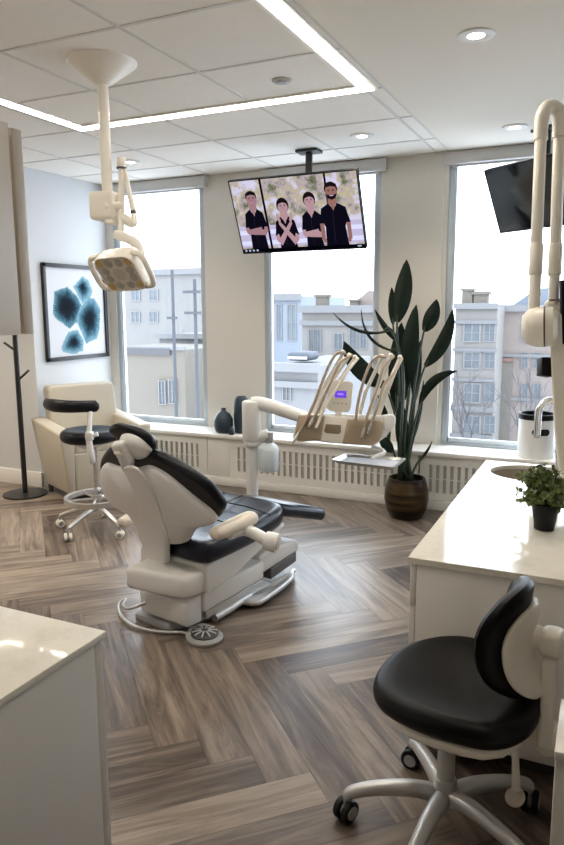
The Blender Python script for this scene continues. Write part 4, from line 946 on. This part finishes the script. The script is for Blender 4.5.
# bin with black rim
bb = V((0, 5.335, ZS)); bb.x = atY(536.3, 440, bb.y).x
t = thing('waste_bin', 'white cylindrical bin with black rim on the sill behind the worktop', 'bin', (bb.x, bb.y, ZS))
hz = atY(535, 414, bb.y).z-ZS; r_ = .130
m = MB(); m.lathe((bb.x, bb.y, ZS), [(r_-.004, 0), (r_, .004), (r_, hz), (r_-.004, hz), (r_-.006, .01), (.02, .008)], 44); m.build('body', WPL, t)
m = MB(); m.lathe((bb.x, bb.y, ZS+hz), [(r_-.006, -.02), (r_+.004, -.03), (r_+.004, .006), (r_-.004, .012), (r_-.016, .008), (r_-.02, -.06), (r_-.03, -.14)], 44, cap0=False, cap1=True); m.build('rim', BLKP, t)
fd = (C0-V((bb.x, bb.y, H))); fd.z = 0; fd.normalize(); fs = V((-fd.y, fd.x, 0))
m = MB(); Lr = []
for k in range(15):
    x = -.063+.009*k; hh = .024 if abs(x) < .042 else max(.003, math.sqrt(max(0, .024**2-(abs(x)-.040)**2)))
    a = math.atan2(fd.y, fd.x)+(x+.03)/r_; zc_ = ZS+hz-.115
    Lr.append([V((bb.x+math.cos(a)*q, bb.y+math.sin(a)*q, zc_+w_)) for q, w_ in ((r_-.002, -hh), (r_+.0012, -hh), (r_+.0012, hh), (r_-.002, hh))])
m.rings(Lr); m.build('hand_slot', BLKP, t)
# dispenser bottle by the tap
sb_ = atZ(563, 474, CZ); sb_.y = min(sb_.y, YB-.08)
t = thing('soap_bottle', 'pale dispenser bottle with black cap beside the tap', 'bottle', tuple(sb_))
m = MB(); m.lathe(sb_, [(.030, 0), (.034, .006), (.034, .05), (.026, .075), (.014, .085)], 24); m.build('body', BOTL, t)
m = MB(); m.lathe(sb_+V((0, 0, .082)), [(.016, 0), (.016, .028), (.007, .03), (.007, .055)], 16); m.box(sb_+V((-.012, 0, .14)), (.05, .016, .012), .3, .003); m.build('pump', BLKP, t)
# small leafy plant
pp = atZ(544, 529, CZ)
t = thing('potted_shrub', 'small bushy green plant in a black pot on the worktop', 'plant', tuple(pp))
m = MB(); m.lathe(pp, [(.032, 0), (.036, .003), (.047, .085), (.049, .098), (.045, .098), (.043, .086)], 32, cap1=False); m.build('pot', BLKP, t)
m = MB(); m.lathe(pp+V((0, 0, .082)), [(.0435, 0), (.02, .004), (.002, .005)], 20); m.build('soil', SOIL, t)
m = MB(); rnd = random.Random(5)
DR = (pp-C0).dot(fw); kx = DR/FPX
st_ = MB()
for k in range(64):
    a = rnd.uniform(0, 2*PI); el = rnd.uniform(-.35, 1.45); R_ = rnd.uniform(.075, .138)
    tip = pp+V((0, 0, .115))+V((math.cos(a)*math.cos(el)*R_*1.05, math.sin(a)*math.cos(el)*R_*.95, math.sin(el)*R_*1.0))
    base = pp+V((rnd.uniform(-.02, .02), rnd.uniform(-.02, .02), .085)); mid = base.lerp(tip, .5)+V((0, 0, .02))
    st_.tube([base, mid, tip], [.002, .0016, .001], 5, smooth=3)
    for j in range(15):
        s_ = .35+.65*j/14; q = base*(1-s_)**2+mid*2*s_*(1-s_)+tip*s_**2
        d = V((rnd.gauss(0, 1), rnd.gauss(0, 1), rnd.gauss(.3, 1))).normalized(); sd = d.cross(V((rnd.gauss(0, 1), rnd.gauss(0, 1), rnd.gauss(0, 1)))).normalized(); n2 = d.cross(sd)
        l = rnd.uniform(.017, .027); w = l*.36
        vs = [q, q+d*l*.35+sd*w+n2*.002, q+d*l*.75+sd*w*.8+n2*.002, q+d*l, q+d*l*.75-sd*w*.8+n2*.002, q+d*l*.35-sd*w+n2*.002]
        m.poly(vs)
o = m.build('foliage', BOXW, t, recalc=False); st_.build('stems', STEM, t)

# ------------------------------------------------------------------ tubular arm and head of the ceiling-height imaging unit
XD = 2.86
t = thing('xray_unit', 'ivory imaging arm with two tubes, round joint and tall head', 'x-ray unit', tuple(pd(556, 300, XD+.05)))
pa, pb2 = pd(541, 128, XD), pd(559.5, 124, XD+.03)
bend = [pd(540.8, 140, XD), pa, pd(542.5, 116, XD), pd(547, 108, XD+.01), pd(553, 106.5, XD+.02), pd(558, 112, XD+.03), pb2, pd(559.3, 138, XD+.03)]
m = MB(); m.tube(bend, .0285, 18, smooth=6); m.build('top_bend', IVP, t)
def tubepart(p, q, r, d, nm_='tube'):
    m = MB(); m.cyl(pd(*p, XD+d), pd(*q, XD+d), r, None, 22, .002); return m.build(nm_, IVP, t)
tubepart((541, 132), (536.2, 250), .0235, 0); tubepart((559.4, 130), (555.5, 250), .0235, .03)
tubepart((536.6, 244), (535.4, 275), .0275, 0, 'sleeve'); tubepart((555.8, 244), (554.6, 275), .0275, .03, 'sleeve')
tubepart((535.4, 274), (533.8, 318), .0235, 0); tubepart((554.6, 274), (553.8, 300), .022, .03)
m = MB(); jc = pd(536, 327, XD); ja = (rt*.93-fw*.37).normalized()
m.lathe(jc, [(.02, -.056), (.05, -.052), (.072, -.032), (.081, 0), (.083, .03)], 32, ax=ja); m.build('joint', IVP, t)
m = MB(); m.lathe(jc+ja*.03, [(.083, 0), (.0835, .004), (.083, .006)], 32, ax=ja); m.build('joint_ring', DGP, t)
m = MB(); m.lathe(jc+ja*.036, [(.082, 0), (.079, .03), (.05, .05)], 32, ax=ja); m.build('joint_cap', IVP, t)
m = MB(); o_ = [pd(x, y, XD-.03) for x, y in ((551, 318), (557, 313), (590, 311), (592, 482), (560, 478), (556.5, 455), (553.5, 420), (550.5, 350))]
m.prism(o_, ray(553, 400).normalized()*.14, .02, 4); hd_ = m.build('head', IVP, t)
m = MB(); m.prism([pd(x, y, XD-.032) for x, y in ((561, 280), (590, 278), (590, 346), (562.5, 344))], fw*.02, .003); m.prism([pd(x, y, XD-.02) for x, y in ((575, 260), (582, 260), (582, 420), (575, 420))], fw*.03, .003); m.build('control_panel', BLKP, t)
m = MB(); m.prism([pd(x, y, XD-.015) for x, y in ((542, 357), (553, 357), (553, 377), (541.5, 375))], fw*.06, .004); m.build('handle_block', BLKP, t)
# wall bracket out of frame to the right carries the arm
m = MB(); s0_ = pd(553.8, 300, XD+.03); m.tube([s0_, s0_+V((.06, .02, -.03)), V((.55, s0_.y+.15, s0_.z-.03))], [.024, .03, .032], 14, smooth=4); m.box((.590, s0_.y+.15, s0_.z-.03), (.06, .16, .22), 0, .01); m.build('wall_arm', IVP, t)

# ------------------------------------------------------------------ near cabinet on the right edge
yq = 1.62; xq = atY(556.5, 780, yq).x
m = MB(); m.boxb((xq, 1.42, 0), (xq+.5, yq, .62), .003); o = m.build('side_cabinet', LAM); tag(o, 'white cabinet side cut off by the right edge of the frame', 'cabinet')
m = MB(); m.boxb((xq-.002, 1.41, .62), (xq+.5, yq+.004, .64), .002); m.build('top', LAM, o)

# ------------------------------------------------------------------ left-hand peninsula and wall cabinet
LZ = .90; LXE, LYE = -.875, 1.040
m = MB(); m.boxb((-2.3, .44, .10), (LXE-.028, LYE-.033, LZ-.016)); lb = m.build('base_cabinet', LAM); tag(lb, 'white cabinet under the speckled counter in the lower left corner', 'cabinet')
m = MB(); m.boxb((-2.3, .44, 0), (LXE-.045, LYE-.085, .10)); m.build('plinth', KICK, lb)
m = MB(); m.boxb((LXE-.022, .44, .0), (LXE-.004, LYE-.033, LZ-.016), .0015); m.build('end_panel', LAM, lb)
x = LXE-.006
for k in range(3):
    m = MB(); m.boxb((x-.46, LYE-.030, .09), (x, LYE-.008, LZ-.019), .0015); d = m.build('door', LAM, lb)
    m = MB(); m.tube([(x-.05, LYE-.009, .60), (x-.05, LYE+.022, .605), (x-.05, LYE+.022, .735), (x-.05, LYE-.009, .74)], .005, 8); m.build('handle', STEEL, d); x -= .463
m = MB(); m.boxb((-2.3, .43, LZ-.015), (LXE, LYE, LZ), .002); o = m.build('worktop', QUARTZ); tag(o, 'speckled cream counter top in the lower left corner', 'worktop')
ux = -.955
m = MB(); yt = atX(21.5, 334, ux).y; yd0, yd1 = yt+.003, atX(34, 334, ux).y
zb_, zt_ = 1.4925, 1.853
m.boxb((-2.2, .42, zb_), (ux, yt, zt_), .001); uc = m.build('wall_cabinet', LAMD); tag(uc, 'taupe wall cabinet at the upper left edge of the frame', 'cabinet')
x = ux
for k in range(3):
    m = MB(); m.boxb((x-.41, yd0+.004, zb_+.001), (x, yd1, zt_-.006), .001); d = m.build('door', LAMD, uc)
    m = MB(); m.cyl((x-.05, yd1-.001, zb_+.06), (x-.05, yd1+.018, zb_+.06), .008, None, 12); m.build('knob', STEEL, d); x -= .413

# ------------------------------------------------------------------ operator chair, front right
cx0, cy0 = -.350, 1.885
t = thing('operator_chair', 'low black leather operator stool with curved backrest in front of the worktop', 'chair', (cx0, cy0, 0))
c = V((cx0, cy0, 0))
LEG_A = [math.radians(a) for a in (197, 123, 40, -28, -97)]
for a in LEG_A:
    d = V((math.cos(a), math.sin(a), 0))
    m = MB(); m.tube([c+d*.02+V((0, 0, .115)), c+d*.10+V((0, 0, .125)), c+d*.20+V((0, 0, .115)), c+d*.272+V((0, 0, .095)), c+d*.29+V((0, 0, .075))], [.028, .025, .022, .02, .015], 14, smooth=4); m.build('leg', SILV, t)
    caster(c+d*.292, .034, a+.9, t, BLKP, GRP)
m = MB(); m.cyl(c+V((0, 0, .085)), c+V((0, 0, .17)), .036, .032, 22, .004); m.cyl(c+V((0, 0, .16)), c+V((0, 0, .36)), .026, None, 20); m.cyl(c+V((0, 0, .30)), c+V((0, 0, .455)), .016, None, 16); m.build('gas_lift', SILV, t)
SZ = .50
so = [(373, 684), (378, 668), (392, 653), (412, 643), (440, 637), (470, 638), (500, 648), (525, 664), (539, 684), (541, 704), (534, 722), (515, 734), (490, 737), (462, 732), (430, 723), (400, 711), (380, 698)]
m = MB(); m.pad(closed_smooth([atZ(x, y+6, SZ-.03) for x, y in so], 4), (0, 0, 1), .075, .036, crown=.012); m.build('seat', BLEA, t)
sc_ = sum([atZ(x, y, SZ) for x, y in so], V())/len(so)
m = MB(); m.pad([(sc_.x+(atZ(x, y, SZ).x-sc_.x)*.86, sc_.y+(atZ(x, y, SZ).y-sc_.y)*.86, SZ-.078) for x, y in so], (0, 0, 1), .03, .012); m.build('seat_pan', IVP, t)
# back: curved pad seen edge-on with its white shell
DBK = (V(atZ(520, 690, .55))-C0).dot(fw)
bd = V((-.992, .13, 0)).normalized()           # the way the sitter faces
def bp(x, y, dd=0): return pd(x, y, DBK+dd)
bo = [(492, 640), (493, 620), (498, 598), (506, 584), (515, 578), (525, 580), (530, 590), (529, 605), (526, 622), (525, 640), (528, 662), (532, 682), (527, 694), (515, 699), (500, 694), (492, 678), (489, 660)]
bs2 = V((.13, .992, 0)).normalized()           # across the back
zt0, zb0 = bp(516, 587).z, bp(515, 704).z
def backpt(u_, v_, off=0):
    "u -1..1 across, v 0..1 up; pad is curved round the sitter and leans back at the top"
    w = .165*(1-.15*(2*v_-1)**2*(1 if v_ > .5 else .7)); z = zb0+(zt0-zb0)*v_
    p = BC+bs2*(u_*w)+bd*(.045*u_*u_+.038*math.sin(PI*v_)+.02*(v_-.5)+off); p.z = z; return p
bc = bp(517, 650, .06); BC = V((bc.x+.050, bc.y, 0))
def backpad(mb, o0, o1, k=1.0, ku=1.0, dv=0):
    n = 40; R = []
    for s_, o_ in ((.80, o0), (.93, o0+(o1-o0)*.12), (1.0, o0+(o1-o0)*.38), (1.0, o0+(o1-o0)*.62), (.93, o0+(o1-o0)*.88), (.80, o1), (.5, o1+(o1-o0)*.08), (.1, o1+(o1-o0)*.1)):
        ring = []
        for i in range(n):
            a = 2*PI*i/n; e = 2.7; cu = abs(math.cos(a))**(2/e)*(1 if math.cos(a) > 0 else -1); cv = abs(math.sin(a))**(2/e)*(1 if math.sin(a) > 0 else -1)
            ring.append(backpt(cu*s_*k*ku, .5+dv+.5*cv*s_*k, o_))
        R.append(ring)
    R.insert(0, [backpt(0, .5+dv, o0)+(p-backpt(0, .5+dv, o0))*.1 for p in R[0]]); mb.rings(R)
m = MB(); backpad(m, 0, .055); m.build('backrest', BLEA, t)
m = MB(); backpad(m, -.030, .004, .80, 1.0, -.08); m.build('back_shell', IVP, t)
be0 = backpt(0, .52, -.025)
m = MB(); el = be0-bd*.05; m.tube([be0+bd*.01, be0-bd*.02, el+V((0, 0, .0))], [.034, .032, .03], 14, smooth=3); m.box(el+V((0, 0, -.004)), (.06, .07, .075), math.atan2(bd.y, bd.x), .018, 3)
m.box((el.x, el.y, (el.z+SZ-.13)/2), (.034, .055, el.z-SZ+.13), math.atan2(bd.y, bd.x), .008, 3); m.build('back_bar', IVP, t)
lowb = V((el.x, el.y, SZ-.115))
m = MB(); m.prism([lowb+bd*-.025+V((0, 0, .03)), lowb+bd*.07+V((0, 0, .04)), lowb+bd*.20+V((0, 0, .05)), lowb+bd*.20+V((0, 0, .02)), lowb+bd*.06+V((0, 0, -.02)), lowb+bd*.0+V((0, 0, -.055)), lowb+bd*-.03+V((0, 0, -.04))], bs2*.06, .008, 2)
m.box((cx0, cy0-.03, SZ-.105), (.22, .16, .03), .3, .01); m.build('tilt_mechanism', IVP, t)
lv = atZ(516, 742, .36); DL_ = (lv-C0).dot(fw)
m = MB(); m.tube([pd(514, 735, DL_), pd(515.5, 760, DL_), pd(516, 790, DL_)], [.012, .010, .012], 10); m.build('lever', IVP, t)
m = MB(); m.lathe(pd(515, 797, DL_), [(.01, -.01), (.024, -.008), (.028, 0), (.024, .008), (.01, .01)], 20, ax=(-.25, -.5, .8)); m.build('lever_knob', mat('knob_beige', (.62, .55, .45), .4), t)

# ------------------------------------------------------------------ the street outside
STN = mat('pale_stone', (.175, .165, .155), .85, var=.10, scale=.6)
BRK = mat('rose_brick', (.185, .155, .14), .9, var=.15, scale=.8)
BEI = mat('beige_render', (.125, .113, .095), .9, var=.06, scale=.5)
LED_ = mat('cornice_stone', (.15, .15, .155), .85, var=.06, scale=1)
WGL = mat('far_window_glass', (.10, .115, .13), .6, var=.4, scale=.7)
WFR = mat('far_window_frame', (.17, .17, .175), .6)
ROOF = mat('slate_roof', (.12, .14, .17), .8, var=.1, scale=.6)
TWIG = mat('bare_twig', (.07, .065, .07), .9)
SNOW = mat('street_snow', (.80, .82, .86), .9, var=.08, scale=.3)
ZG = -17.0
m = MB(); m.boxb((-160, 9, ZG-.5), (80, 200, ZG)); o = m.build('ground_outside', SNOW); o['kind'] = 'structure'
def building(name, label, x0, x1, Y, depth, ztop, wall, wins, cornices=(), extra=None, rz=0):
    p0, p1 = atY(x0, 300, Y).x, atY(x1, 300, Y).x
    t = thing(name, label, 'building', ((p0+p1)/2, Y, ZG), 0, 'buildings across the street')
    mb = MB(); mb.boxb((p0, Y, ZG), (p1, Y+depth, ztop)); mb.build('wall', wall, t)
    for (a, b, c, d) in wins:
        q0, q1 = atY(a, c, Y), atY(b, d, Y); z1_, z0 = q0.z, q1.z
        mb = MB(); fr = (q1.x-q0.x)*.10
        mb.boxb((q0.x-fr, Y-.12, z0-fr), (q1.x+fr, Y+.02, z0)); mb.boxb((q0.x-fr, Y-.12, z1_), (q1.x+fr, Y+.02, z1_+fr)); mb.boxb((q0.x-fr, Y-.12, z0), (q0.x, Y+.02, z1_)); mb.boxb((q1.x, Y-.12, z0), (q1.x+fr, Y+.02, z1_))
        xm = (q0.x+q1.x)/2; mb.boxb((xm-fr*.35, Y-.1, z0), (xm+fr*.35, Y+.01, z1_)); zm = z0+(z1_-z0)*.5; mb.boxb((q0.x, Y-.09, zm-fr*.3), (q1.x, Y+.01, zm+fr*.3))
        w = mb.build('window', WFR, t)
        mb = MB(); mb.boxb((q0.x, Y-.04, z0), (q1.x, Y+.02, z1_)); mb.build('pane', WGL, w)
    for y_, hgt, pr in cornices:
        z = atY((x0+x1)/2, y_, Y).z
        mb = MB(); mb.boxb((p0-.1, Y-pr, z-hgt/2), (p1+.1, Y+.05, z+hgt/2)); mb.build('cornice', LED_, t)
    return t, p0, p1
def chimney(t, x0, x1, y0, y1, Y, m_=BRK):
    a, b = atY(x0, y0, Y), atY(x1, y1, Y)
    mb = MB(); w = b.x-a.x; mb.boxb((a.x, Y+.5, b.z-2), (b.x, Y+.5+w, a.z)); mb.boxb((a.x-.15*w, Y+.5-.15*w, a.z-.25*w), (b.x+.15*w, Y+.5+1.15*w, a.z-.05*w)); mb.build('chimney', m_, t)
def grid(cols, rows): return [(a, b, c, d) for a, b in cols for c, d in rows]
# seen through the right window: tall stone block with bays
Yr = 62
ROWS = [(324, 341), (353, 368), (384, 402), (416, 433)]
tb, p0, p1 = building('building', 'pale stone apartment block with bay windows and brick chimneys, through the right window', 456, 498, Yr, 4.5, atY(470, 306, Yr).z, STN, grid([(465, 479)], ROWS)+grid([(485, 494)], ROWS), [(306, .5, .5), (322, .3, .25), (350, .3, .2), (380, .3, .2), (409, .45, .3), (437, .5, .3)])
chimney(tb, 461, 471, 288, 303, Yr, BEI); chimney(tb, 473, 486, 291, 306, Yr, BEI)
tb2, _, _ = building('building', 'rose brick block beside the pale stone apartment block, through the right window', 500.2, 580, Yr+5, 12, atY(520, 308, Yr+5).z, BRK, grid([(522, 527), (534, 540)], ROWS), [(308, .6, .5), (356, .3, .2), (400, .3, .2)])
m = MB(); a = atY(500.5, 362, Yr+4.7); b = atY(513, 364, Yr+4.7); m.boxb((a.x, Yr+4.7, ZG), (b.x, Yr+4.99, a.z)); m.build('side_wing', BEI, tb2)
m = MB(); a = atY(500.3, 358, Yr+4.65); b = atY(513.5, 362, Yr+4.65); m.boxb((a.x, Yr+4.62, b.z), (b.x, Yr+4.99, a.z)); m.build('wing_parapet', mat('terracotta', (.16, .10, .085), .9), tb2)
q0, q1 = atY(505, 304, Yr+5), atY(540, 290, Yr+5)
m = MB(); m.prism([(q0.x, Yr+5, q0.z-.6), (q1.x+9, Yr+5, q0.z-.6), (q1.x+4, Yr+5, q1.z+.8), (q1.x-.5, Yr+5, q1.z)], (0, 7, 0)); m.build('roof', ROOF, tb2)
# through the middle window
Ym = 46
t3, p0, p1 = building('building', 'pale stone house row with tall chimneys, through the middle window', 302, 378, Ym, 12, atY(340, 309, Ym).z, STN, grid([(309.5, 314), (316, 321)], [(330, 351)])+[(335, 342.5, 334, 349), (350.5, 356.5, 329, 349), (361, 366.5, 329, 348)]+grid([(310, 318), (335, 342), (352, 365)], [(375, 396)]), [(309, .5, .45), (323, .35, .25), (362, .4, .3)])
chimney(t3, 313, 323, 294, 309, Ym, BEI); chimney(t3, 347, 355, 299, 310, Ym, BEI)
q0, q1 = atY(338, 312, Ym), atY(378, 296, Ym)
m = MB(); m.prism([(q0.x, Ym+1, q0.z), (q1.x+2, Ym+1, q0.z), (q1.x+2, Ym+1, q1.z), (q1.x-1, Ym+1, q1.z+.4)], (0, 6, 0)); m.build('roof', BRK, t3)
t4, _, _ = building('building', 'tall plain grey tower block beyond the house row, through the middle window', 272, 301, 75, 15, atY(285, 296, 75).z, mat('tower_grey', (.17, .19, .22), .9, var=.05), grid([(277, 282), (288, 296)], [(305, 340)]), [(297, .8, .4)])
t5, _, _ = building('building', 'low flat-roofed building in front of the house row, through the middle window', 266, 318, 30, 8, atY(290, 366, 30).z, LED_, grid([(284, 291)], [(386, 400)]), [(367, .4, .4), (384, .3, .3)])
for x0, x1, y0, y1, l in ((286, 309, 352, 362, 'dark rooftop unit on the low flat roof, upper and shorter one'),):
    a, b = atY(x0, y0, 31.5), atY(x1, 361.5, 31.5); m = MB(); m.boxb((a.x, 31.5, b.z), (b.x, 33, a.z), .25, 3); o = m.build('rooftop_unit', mat('rooftop_unit_dark', (.06, .07, .085), .7)); tag(o, 'dark rooftop unit on the low flat roof beyond the middle window', 'rooftop unit')
    m = MB(); m.boxb((a.x+.1, 31.44, a.z-.35), (b.x-.1, 31.5, a.z-.2)); m.build('louvre', GRP, o)
# through the left window
t6, _, _ = building('building', 'beige blank-walled block with dark roof edge, through the left window', 100, 183, 28, 5.2, atY(140, 349, 28).z, BEI, [(160, 166.5, 381, 404), (170, 177, 380, 403)], [(347.5, .16, .12)])
m = MB(); a, b = atY(126, 352, 28), atY(171.2, 346, 28); m.boxb((a.x, 27.85, a.z-.1), (b.x, 28, a.z+.22)); m.build('fascia', mat('fascia_dark', (.06, .06, .065), .7), t6)
t7, _, _ = building('building', 'grey-white house with paired sash windows, through the left window', 158, 216, 34, 5, atY(190, 335, 34).z, mat('grey_render', (.13, .13, .13), .9, var=.05), [(194, 202, 378, 395)], [(336, .3, .3), (362, .2, .2)])
t8, _, _ = building('building', 'distant blue-grey block behind the left window houses', 122, 206, 70, 14, atY(170, 272, 70).z, mat('far_bluegrey', (.165, .16, .155), .9, var=.12, scale=.2), grid([(132, 140), (150, 158)], [(290, 300), (312, 322)]), [(272, .7, .4)])
# poles and bare trees
def pole(px, y0, Y, label, arms):
    p = atY(px, y0, Y); t = thing('utility_pole', label, 'utility pole', (p.x, Y, ZG))
    m = MB(); m.cyl((p.x, Y, ZG), (p.x, Y, p.z), .10, .07, 10); m.build('pole', mat('pole_grey', (.05, .055, .065), .8), t)
    for y_, w in arms:
        z = atY(px, y_, Y).z; m = MB(); m.boxb((p.x-w, Y-.15, z-.05), (p.x+w, Y-.05, z+.06)); m.build('crossarm', MATS['pole_grey'], t)
pole(172, 270, 26.5, 'thin dark pole standing before the beige block', [(318, .25)])
pole(194.5, 279, 25, 'utility pole with cross arms at the right of the left window', [(292, .5), (313, .45)])
def tree(px, ybase, ytop, Y, label, spread, seed, lean=0, n0=5):
    rnd = random.Random(seed); b = atY(px, ytop, Y); base = V((b.x-lean, Y, ZG)); tp = V((b.x, Y, b.z)); hgt = tp.z-ZG
    t = thing('bare_tree', label, 'tree', tuple(base)); m = MB()
    k0 = base.lerp(tp, .45); m.tube([base, base.lerp(k0, .5)+V((.2, 0, 0)), k0], [.38, .28, .2], 8, smooth=3)
    def br(p, d, l, r, lv):
        q = p+d*l+V((rnd.uniform(-.1, .1), 0, 0))*l; m.tube([p, p.lerp(q, .5)+V((rnd.uniform(-.08, .08), rnd.uniform(-.08, .08), .04))*l, q], [r, r*.75, r*.5], 5)
        if lv:
            for k in range(rnd.choice((2, 3, 3))):
                nd = (d+V((rnd.uniform(-.75, .75)*spread, rnd.uniform(-.5, .5), rnd.uniform(-.1, .55)))).normalized(); br(p.lerp(q, rnd.uniform(.55, 1)), nd, l*rnd.uniform(.55, .8), r*.55, lv-1)
    for k in range(n0): br(base.lerp(k0, rnd.uniform(.7, 1)), V((rnd.uniform(-.7, .7)*spread, rnd.uniform(-.4, .4), 1)).normalized(), hgt*rnd.uniform(.16, .24), .15, 4)
    m.build('trunk', TWIG, t); return t
tree(517, 440, 338, 40, 'bare leafless tree before the rose brick block', .9, 4, 2.2)
tree(288, 410, 345, 42, 'bare leafless tree at the left of the middle window', .8, 9, .5, 4)
tree(146, 420, 300, 50, 'bare leafless tree behind the beige block', 1.0, 12, 0, 6)
# ------------------------------------------------------------------ sky and exposure
w = bpy.data.worlds.new('overcast'); SC.world = w; w.use_nodes = True; nt = w.node_tree; bg = nt.nodes['Background']
tc = nt.nodes.new('ShaderNodeTexCoord'); sp = nt.nodes.new('ShaderNodeSeparateXYZ'); rp = nt.nodes.new('ShaderNodeValToRGB')
nt.links.new(tc.outputs['Generated'], sp.inputs[0]); nt.links.new(sp.outputs['Z'], rp.inputs['Fac'])
rp.color_ramp.elements[0].position = 0; rp.color_ramp.elements[0].color = (.90, .94, 1, 1); rp.color_ramp.elements[1].position = .25; rp.color_ramp.elements[1].color = (.83, .915, 1, 1)
nt.links.new(rp.outputs['Color'], bg.inputs['Color']); bg.inputs['Strength'].default_value = 3.0
vs = SC.view_settings; vs.view_transform = 'Standard'; vs.look = 'None'; vs.gamma = 1; vs.use_curve_mapping = False; vs.exposure = 1.02
SC.cycles.use_denoising = True
SC.cycles.max_bounces = 10; SC.cycles.diffuse_bounces = 6; SC.cycles.glossy_bounces = 4; SC.cycles.transparent_max_bounces = 16
SC.cycles.sample_clamp_indirect = 8; SC.cycles.caustics_reflective = False; SC.cycles.caustics_refractive = False
